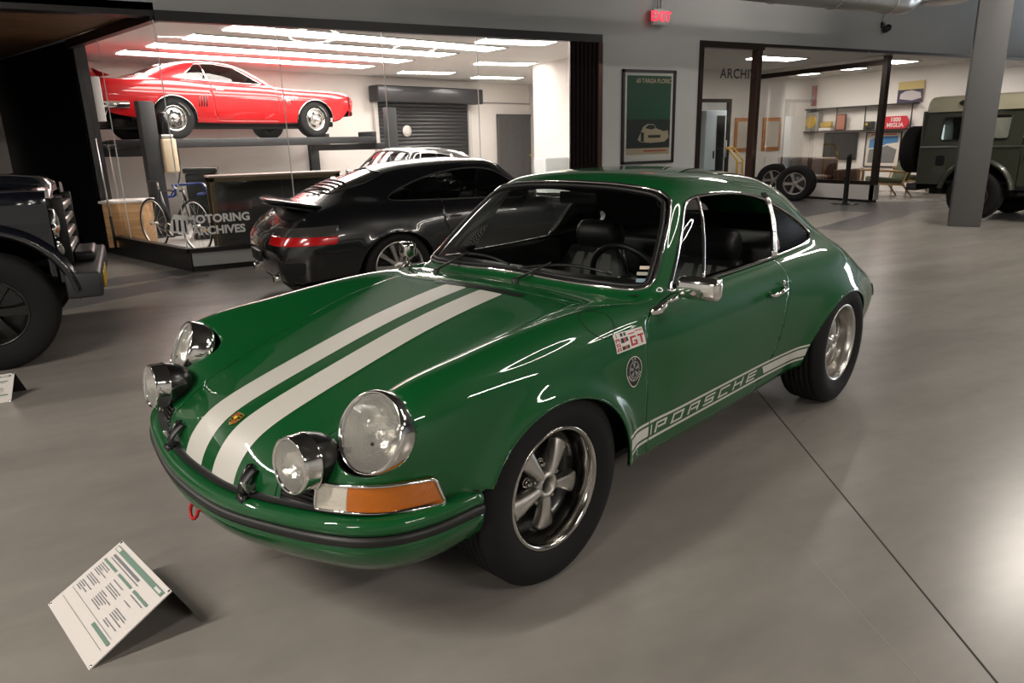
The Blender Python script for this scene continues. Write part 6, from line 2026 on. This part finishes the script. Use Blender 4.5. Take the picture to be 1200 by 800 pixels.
# green armchairs with wooden frames
M_OAK = wood_mat('oiled oak', (.34, .19, .07), (.52, .32, .14))
M_CUSH = mat('moss green cushion', (.075, .085, .045), .85, bump=(60, .2))
def armchair(loc, rz, label):
    r = empty('armchair', loc, rz, label, 'chair', 'green armchairs')
    MB().box((-.30, -.30, .32), (.32, .30, .44), RY(math.radians(-6)), bev=.04).build('seat_cushion', M_CUSH, r)
    MB().box((-.07, -.30, 0), (.07, .30, .62), T(-.36, 0, .36) @ RY(math.radians(-20)), bev=.05).build('back_cushion', M_CUSH, r)
    for s in (-1, 1):
        y = .36*s
        MB().tube([(.36, y, 0), (.34, y, .58)], [.018, .022], 8).build('leg', M_OAK, r)
        MB().tube([(-.52, y, 0), (-.28, y, .30), (-.36, y, .56)], [.018, .024, .020], 8).build('leg', M_OAK, r)
        MB().tube([(.38, y, .60), (.1, y, .60), (-.38, y, .55)], [.024, .026, .020], 8).build('armrest', M_OAK, r)
        MB().tube([(.35, y, .32), (-.30, y, .28)], .018, 8).build('seat_rail', M_OAK, r)
    for x in (.33, -.30):
        MB().tube([(x, -.36, .30), (x, .36, .30)], .016, 8).build('cross_rail', M_OAK, r)
armchair((15.35, 10.62, 0), math.radians(150), 'green cushioned wooden armchair next to the office glass post')
armchair((16.6, 10.65, 0), math.radians(150), 'green cushioned wooden armchair nearest the spare wheel of the olive wagon')
# wall panel, picture, trolley in the alcove; added cabinet stands in for a reflected vehicle
th = on_y(912, 163, OB)
wp = empty('wall_panel', (th.x, OB, th.z), 0, 'white slim wall unit on the office back wall', 'panel')
MB().box((-.10, -.06, -.5), (.10, 0, .5), bev=.015).build('panel_body', M_PAPER, wp)
MB().box((-.03, -.064, -.4), (.03, -.06, .4)).build('panel_slot', M_PINK, wp)
pf = on_y(871, 158, ALC)
pc_ = empty('framed_picture', (pf.x, ALC, pf.z-.40), 0, 'orange wooden framed picture on the alcove back wall', 'picture')
MB().box((-.31, -.035, 0), (.31, 0, .80), bev=.006).build('frame', wood_mat('orange wood', (.40, .15, .04), (.55, .24, .08)), pc_)
MB().box((-.23, -.038, .09), (.23, -.035, .71)).build('print', mat('picture paper', (.55, .50, .42), .6), pc_)
tp = on_y(868, 190, 12.2)
tr = empty('hand_trolley', (tp.x, 12.2, 0), math.radians(25), 'yellow hand trolley standing in the alcove', 'trolley')
M_YEL = mat('yellow enamel', (.62, .33, .02), .4)
for s in (-.18, .18):
    MB().tube([(s, 0, .10), (s, .02, .9), (s, .22, 1.15), (s, .30, 1.18)], .022, 8).build('rail', M_YEL, tr)
    MB().lathe([(0, -.03), (.10, -.03), (.10, .03), (0, .03)], 20, T(s*1.25, .06, .10) @ RY(math.pi/2)).build('wheel', M_RUBBER, tr)
for z in (.25, .55, .85):
    MB().tube([(-.18, .01, z), (.18, .01, z)], .016, 8).build('rung', M_YEL, tr)
MB().tube([(-.18, .30, 1.18), (.18, .30, 1.18)], .022, 8).build('handle', M_YEL, tr)
MB().box((-.22, -.24, .01), (.22, .02, .03)).build('toe_plate', M_YEL, tr)
cb = on_y(828, 170, 11.6)
wc = empty('reflection_cabinet', (cb.x, 11.6, 0), 0, 'tall pale cabinet standing in for a vehicle reflection behind the lettered window', 'cabinet')
MB().box((-.28, -.25, 0), (.28, .25, 1.95), bev=.01).build('cabinet_body', mat('pale blue cabinet', (.52, .60, .64), .5), wc)
MB().box((.02, -.265, .25), (.24, -.25, 1.85), bev=.004).build('cabinet_door', M_SATIN, wc)
MB().tube([(-.06, -.28, 1.0), (-.06, -.28, 1.15)], .015, 8).build('cabinet_handle', M_BLACK, wc)
# ------------------------------------------------------------------ display room
_root, _SC, _d, _n, _org, _z0 = CAM
# four-post lift under the red car
lf = empty('car_lift', (_org.x, _org.y, RAISED), math.radians(22), 'black four-post car lift carrying the red coupe', 'lift')
M_LIFT = mat('black powder coat', (.018, .019, .021), .5, bump=(30, .05))
M_PLATE = mat('diamond plate', (.03, .031, .033), .4, .4, bump=(120, .6))
zt = _z0-RAISED
for y in (-.80, .80):
    o = MB().box((-3.75, y-.24, zt-.13), (1.35, y+.24, zt), bev=.01).build('runway', M_PLATE, lf)
    MB().box((1.25, y-.24, zt), (1.35, y+.24, zt+.10), bev=.01).build('wheel_stop', M_LIFT, o)
    MB().box((-4.35, y-.24, zt-.10), (-3.78, y+.24, zt-.07), RY(0), bev=.005).build('ramp', M_LIFT, o)
PX = (-3.42, 1.45)
for x in PX:
    MB().box((x-.10, -1.30, zt-.26), (x+.10, 1.30, zt-.13), bev=.01).build('crossbeam', M_LIFT, lf)
    for y in (-1.38, 1.38):
        MB().box((x-.12, y-.07, 0), (x+.12, y+.07, 2.05), bev=.008).build('post', M_LIFT, lf)
        MB().box((x-.20, y-.18, 0), (x+.20, y+.18, .02)).build('foot_plate', M_LIFT, lf)
M_TANK = mat('cream oil tank', (.62, .50, .34), .45)
pu = MB().box((PX[0]+.13, -1.50, .98), (PX[0]+.36, -1.29, 1.50), bev=.03).build('oil_tank', M_TANK, lf)
MB().lathe([(0, .34), (.07, .34), (.085, .32), (.085, .02), (.06, 0), (0, 0)], 20, T(PX[0]+.24, -1.40, 1.55)).build('motor', M_SATIN, pu)
MB().box((PX[0]+.14, -1.48, 1.49), (PX[0]+.33, -1.32, 1.56), bev=.01).build('valve_block', M_ALU, pu)
MB().tube(spline([(PX[0]+.30, -1.38, 1.6), (PX[0]+.42, -1.36, 1.4), (PX[0]+.40, -1.34, .9), (PX[0]+.2, -1.33, .6)], 6), .012, 6).build('hose', M_RUBBER, pu)
# bicycle behind the return glass
bk = empty('road_bicycle', (0, 0, 0), 0, 'black road bicycle with blue taped drop bars behind the corner glass', 'bicycle')
rh = on_y(181, 262, 11.1)
bk.location = (rh.x, 11.1, RAISED); bk.rotation_euler.z = math.radians(-62)
M_BK = mat('bike black', (.012, .012, .013), .3, coat=.5)
M_BLUE = mat('blue bar tape', (.015, .05, .28), .6)
for x in (0, 1.0):
    w = MB().tube([(x+.335*math.cos(a), 0, .345+.335*math.sin(a)) for a in np.linspace(0, 6.283, 48, endpoint=False)], .012, 8, closed=True).build('wheel', M_RUBBER, bk)
    MB().tube([(x+.315*math.cos(a), 0, .345+.315*math.sin(a)) for a in np.linspace(0, 6.283, 48, endpoint=False)], .010, 6, closed=True).build('rim', M_ALU, w)
    for k in range(16):
        a = 6.283*k/16
        MB().tube([(x, .02*(-1)**k, .345), (x+.31*math.cos(a), 0, .345+.31*math.sin(a))], .0016, 4).build('spoke', M_ALU, w)
    MB().lathe([(0, -.05), (.02, -.05), (.02, .05), (0, .05)], 12, T(x, 0, .345) @ RX(math.pi/2)).build('hub', M_ALU, w)
BB, ST, HT, HB = (.42, 0, .28), (.25, 0, .80), (.80, 0, .80), (.84, 0, .68)
for a, b, r in ((BB, ST, .015), (ST, HT, .014), (BB, HB, .017), (HT, HB, .017), (BB, (0, 0, .345), .010), (ST, (0, 0, .345), .008)):
    MB().tube([a, b], r, 8).build('frame_tube', M_BK, bk)
for s in (-.045, .045):
    MB().tube(spline([(HB[0], s*.6, HB[2]), (.93, s, .48), (1.0, s, .345)], 4), .010, 8).build('fork_blade', M_BK, bk)
MB().tube([ST, (.22, 0, .92)], .013, 8).build('seat_post', M_ALU, bk)
MB().grid([[(x, y*w_, .93+.01*abs(x)-.02*y*y) for y in (-1, -.5, 0, .5, 1)] for x, w_ in ((.06, .07), (.14, .07), (.22, .035), (.34, .02))]).build('saddle', M_LEATHER, bk)
MB().tube([HT, (.78, 0, .86), (.88, 0, .88)], .013, 8).build('stem', M_ALU, bk)
bar = spline([(.80, -.21, .74), (.96, -.215, .76), (.99, -.21, .84), (.92, -.20, .885), (.88, -.12, .885), (.88, 0, .885), (.88, .12, .885), (.92, .20, .885), (.99, .21, .84), (.96, .215, .76), (.80, .21, .74)], 5)
MB().tube(bar, .016, 8).build('handlebar', M_BLUE, bk)
for s in (-1, 1):
    MB().tube([(.95, .21*s, .89), (1.02, .21*s, .84), (1.03, .215*s, .74)], .010, 6).build('brake_lever', M_ALU, bk)
MB().lathe([(.08, -.004), (.09, -.004), (.09, .004), (.08, .004)], 28, T(.42, -.05, .28) @ RX(math.pi/2)).build('chainring', M_ALU, bk)
for s in (-1, 1):
    MB().tube([(.42, -.06*s, .28), (.42+.12*s, -.07*s, .20)], .010, 6).build('crank', M_ALU, bk)
    MB().box((.42+.08*s, -.07*s-.05*s, .19), (.42+.16*s, -.07*s, .21)).build('pedal', M_BLACK, bk)
# dark glass showcase
y0 = 9.72
a, b = on_y(245, 207, y0), on_y(398, 204, y0)
cs = empty('glass_showcase', ((a.x+b.x)/2, y0, RAISED), 0, 'low dark glass showcase with bronze frame behind the window lettering', 'cabinet')
Wc, Hc = b.x-a.x, (a.z+b.z)/2-RAISED
M_CASE = mat('brass case frame', (.10, .075, .04), .35, .7)
for x in (-Wc/2, Wc/2-.05):
    for y in (0, .5):
        MB().box((x, y, 0), (x+.05, y+.05, Hc)).build('case_post', M_CASE, cs)
for z in (0, Hc-.05):
    for y in (0, .5):
        MB().box((-Wc/2, y, z), (Wc/2, y+.05, z+.05)).build('case_rail', M_CASE, cs)
MB().box((-Wc/2-.01, -.01, Hc), (Wc/2+.01, .56, Hc+.025)).build('case_top', mat('case top', (.20, .15, .11), .4), cs)
MB().box((-Wc/2+.05, .45, .05), (Wc/2-.05, .47, Hc-.05)).build('case_back', mat('dark baize', (.022, .022, .020), .6), cs)
MB().box((-Wc/2+.05, .03, .05), (Wc/2-.05, .5, .08)).build('case_floor', mat('dark baize', (.022, .022, .020), .6), cs)
MB().add([(-Wc/2+.05, .01, .05), (Wc/2-.05, .01, .05), (Wc/2-.05, .01, Hc-.05), (-Wc/2+.05, .01, Hc-.05)], [(0, 1, 2, 3)]).build('case_glass', M_GLASS, cs)
# black loudspeaker-like stand left of the case, low roller behind it
p = on_y(240, 230, 11.9)
bs = empty('black_stand', (p.x, 11.9, RAISED), math.radians(-10), 'tall black plastic bin standing left of the showcase', 'bin')
MB().box((-.22, -.20, 0), (.22, .20, .98), bev=.03).build('bin_body', M_BLACK, bs)
MB().box((-.24, -.22, .98), (.24, .22, 1.06), bev=.02).build('bin_lid', M_SATIN, bs)
MB().box((-.12, -.205, .12), (.12, -.20, .16)).build('bin_stripe', M_YEL, bs)
# plywood cabinet with white top, white wall box, long pole
p = on_y(139, 250, 11.75)
pb_ = empty('plywood_cabinet', (p.x+.13, 11.72, RAISED), math.radians(-20), 'plywood cabinet with white top in the window corner', 'cabinet')
MB().box((-.26, -.22, 0), (.26, .25, .62), bev=.006).build('cabinet_body', M_PLY, pb_)
MB().box((-.29, -.25, .62), (.29, .28, .655), bev=.006).build('cabinet_top', M_PAPER, pb_)
p0_, p1_ = on_y(98, 90, 12.25), on_y(125, 142, 12.25)
wb = empty('white_wall_box', ((p0_.x+p1_.x)/2, 12.25, p1_.z), 0, 'white box cabinet hung high beside the tail of the red car', 'cabinet')
wz = p0_.z-p1_.z
MB().box((-(p1_.x-p0_.x)/2, -.10, 0), ((p1_.x-p0_.x)/2, .12, wz), bev=.008).build('box_body', mat('white laminate', (.66, .65, .62), .5), wb)
MB().box((-.05, .12, wz*.4), (.05, .60, wz*.6)).build('wall_arm', M_LIFT, wb)
q0, q1 = on_y(121, 176, 11.5), on_y(131, 262, 11.45)
pl_ = empty('long_pole', (q1.x, 11.45, RAISED), 0, 'long silver pole with black grip leaning in the window corner', 'pole')
MB().tube([(0, 0, 0.0), (0, 0.01, .45)], .018, 8).build('grip', M_BLACK, pl_)
MB().tube([(0, 0.01, .45), (-.02, .05, 1.5)], .012, 8).build('shaft', M_ALU, pl_)
# roller door and panel door in the back wall
bd_ = (BW1-BW0).normalized(); bn = Vector((bd_.y, -bd_.x))          # bn points into the room
def on_back(px, py):
    r = ray(px, py); o = Vector((0, 0, CAMH))
    t = ((Vector((BW0.x, BW0.y))-Vector((o.x, o.y))).dot(bn))/(Vector((r.x, r.y)).dot(bn))
    return o+r*t
ang = math.atan2(bd_.y, bd_.x)
a, b = on_back(437, 110), on_back(546, 110)
L = (Vector((b.x, b.y))-Vector((a.x, a.y))).length
rd = S_(MB().box((0, -.02, 0), (L, .0, 2.55)).build('door_2', M_DARK)); rd.location = (a.x+bn.x*.02, a.y+bn.y*.02, 0); rd.rotation_euler.z = ang
M_ROLL = mat('charcoal roller slat', (.018, .018, .021), .4, coat=.2)
for k in range(26):
    z = .12+k*.094
    G = [[(x, -.02-.022*math.sin(math.pi*t), z+.090*t) for t in np.linspace(0, 1, 5)] for x in (.06, L-.06)]
    MB().grid(G).build('roller_slat', M_ROLL, rd)
ztop = on_back(440, 100).z
MB().box((-.15, -.40, 2.45), (L+.25, -.01, 2.45+.38), bev=.03).build('roller_drum_box', M_ROLL, rd)
for x in (-.06, L-.02):
    MB().box((x, -.08, 0), (x+.10, -.005, 2.5)).build('guide_rail', mat('pale guide rail', (.55, .53, .50), .5), rd)
MB().lathe([(0, .01), (.14, .01), (.14, 0)], 24, T(L*.30, -.045, 1.78) @ RX(math.pi/2)).build('round_badge', M_PAPER, rd)
a, b = on_back(581, 140), on_back(622, 140)
L = (Vector((b.x, b.y))-Vector((a.x, a.y))).length
zd = on_back(600, 134).z
pd = S_(MB().box((.07, -.05, RAISED), (L-.07, -.005, zd-.07)).build('door_3', mat('grey door paint', (.085, .082, .080), .5))); pd.location = (a.x+bn.x*.02, a.y+bn.y*.02, 0); pd.rotation_euler.z = ang
for q in (((0, RAISED), (.07, zd)), ((L-.07, RAISED), (L, zd)), ((0, zd-.07), (L, zd))):
    MB().box((q[0][0], -.08, q[0][1]), (q[1][0], -.005, q[1][1])).build('door_frame', MATS['grey door paint'], pd)
hw = (L-.14)/2
for i in range(2):
    for z0_, z1_ in ((.32, .95), (1.08, 1.55), (1.66, zd-.18)):
        x0_ = .07+i*hw
        for j in range(2):
            xa = x0_+.06+j*(hw*.5-.02)
            MB().box((xa, -.062, z0_), (xa+hw*.5-.10, -.05, z1_), bev=.006).build('door_panel', MATS['grey door paint'], pd)
MB().lathe([(0, .06), (.03, .05), (.03, .02), (.012, 0)], 16, T(L-.16, -.05, 1.05) @ RX(math.pi/2)).build('door_knob', M_GOLD, pd)
a, b = on_back(560, 121), on_back(700, 121)
lg = S_(MB().box((0, -.03, a.z), ((b-a).length, -.005, a.z+.03)).build('trim_12', mat('grey ledge', (.2, .19, .19), .5))); lg.location = (a.x+bn.x*.02, a.y+bn.y*.02, 0); lg.rotation_euler.z = ang
# pale chest by the partition, added in place of an unclear pale shape
p = on_y(646, 190, 13.2)
tc_ = empty('pale_stand_in', (p.x, 13.2, RAISED), 0, 'pale grey cabinet standing in for an unclear pale shape beside the folding partition', 'cabinet')
MB().box((-.30, -.25, 0), (.30, .25, .98), bev=.03).build('chest_body', mat('pale steel', (.50, .54, .54), .45), tc_)
for k in range(3):
    MB().box((-.27, -.26, .20+k*.24), (.27, -.25, .40+k*.24), bev=.004).build('drawer', mat('pale steel', (.50, .54, .54), .45), tc_)
# lettering and emblem on the shop glass
t0 = on_y(257, 263, YW)
M_VINYL = mat('white vinyl letters', (.62, .62, .60), .5)
vl = empty('window_lettering', (t0.x, YW-.004, t0.z), 0, 'white two-line lettering on the corner of the shop glass', 'lettering')
text_obj('MOTORING', .135, T(0, 0, .075) @ RX(math.pi/2), M_VINYL, 'lettering_line', vl, bold=.005)
text_obj('ARCHIVES', .135, T(-.01, 0, -.065) @ RX(math.pi/2), M_VINYL, 'lettering_line', vl, bold=.005)
# emblem: white shield with dark uprights, on the return pane
dr_ = (RET[0]-RET[1]).normalized(); nr = Vector((dr_.y, -dr_.x, 0))
def on_ret(px, py):
    r = ray(px, py); o = Vector((0, 0, CAMH)); nn = Vector((dr_.y, -dr_.x, 0))
    return o+r*((RET[0]-o).dot(nn)/r.dot(nn))
em = empty('window_emblem', on_ret(211, 263), 0, 'white shield emblem with dark bars on the corner glass pane', 'lettering')
def E(px, py, off): return on_ret(px, py)-em.location+Vector((-.35, -.94, 0))*off
def ep(pts, m, nm, off): MB().add([E(*p, off) for p in pts], [tuple(range(len(pts)))]).build(nm, m, em)
ep([(204, 251), (218, 253), (222, 275), (199, 272), (200, 260)], M_VINYL, 'emblem_field', .006)
for k in range(3):
    x = 203+k*6.2
    ep([(x, 257+k*.6), (x+2.2, 257+k*.6), (x+3.8, 271+k*.5), (x+.8, 270.5+k*.5)], M_BLACK, 'emblem_bar', .009)
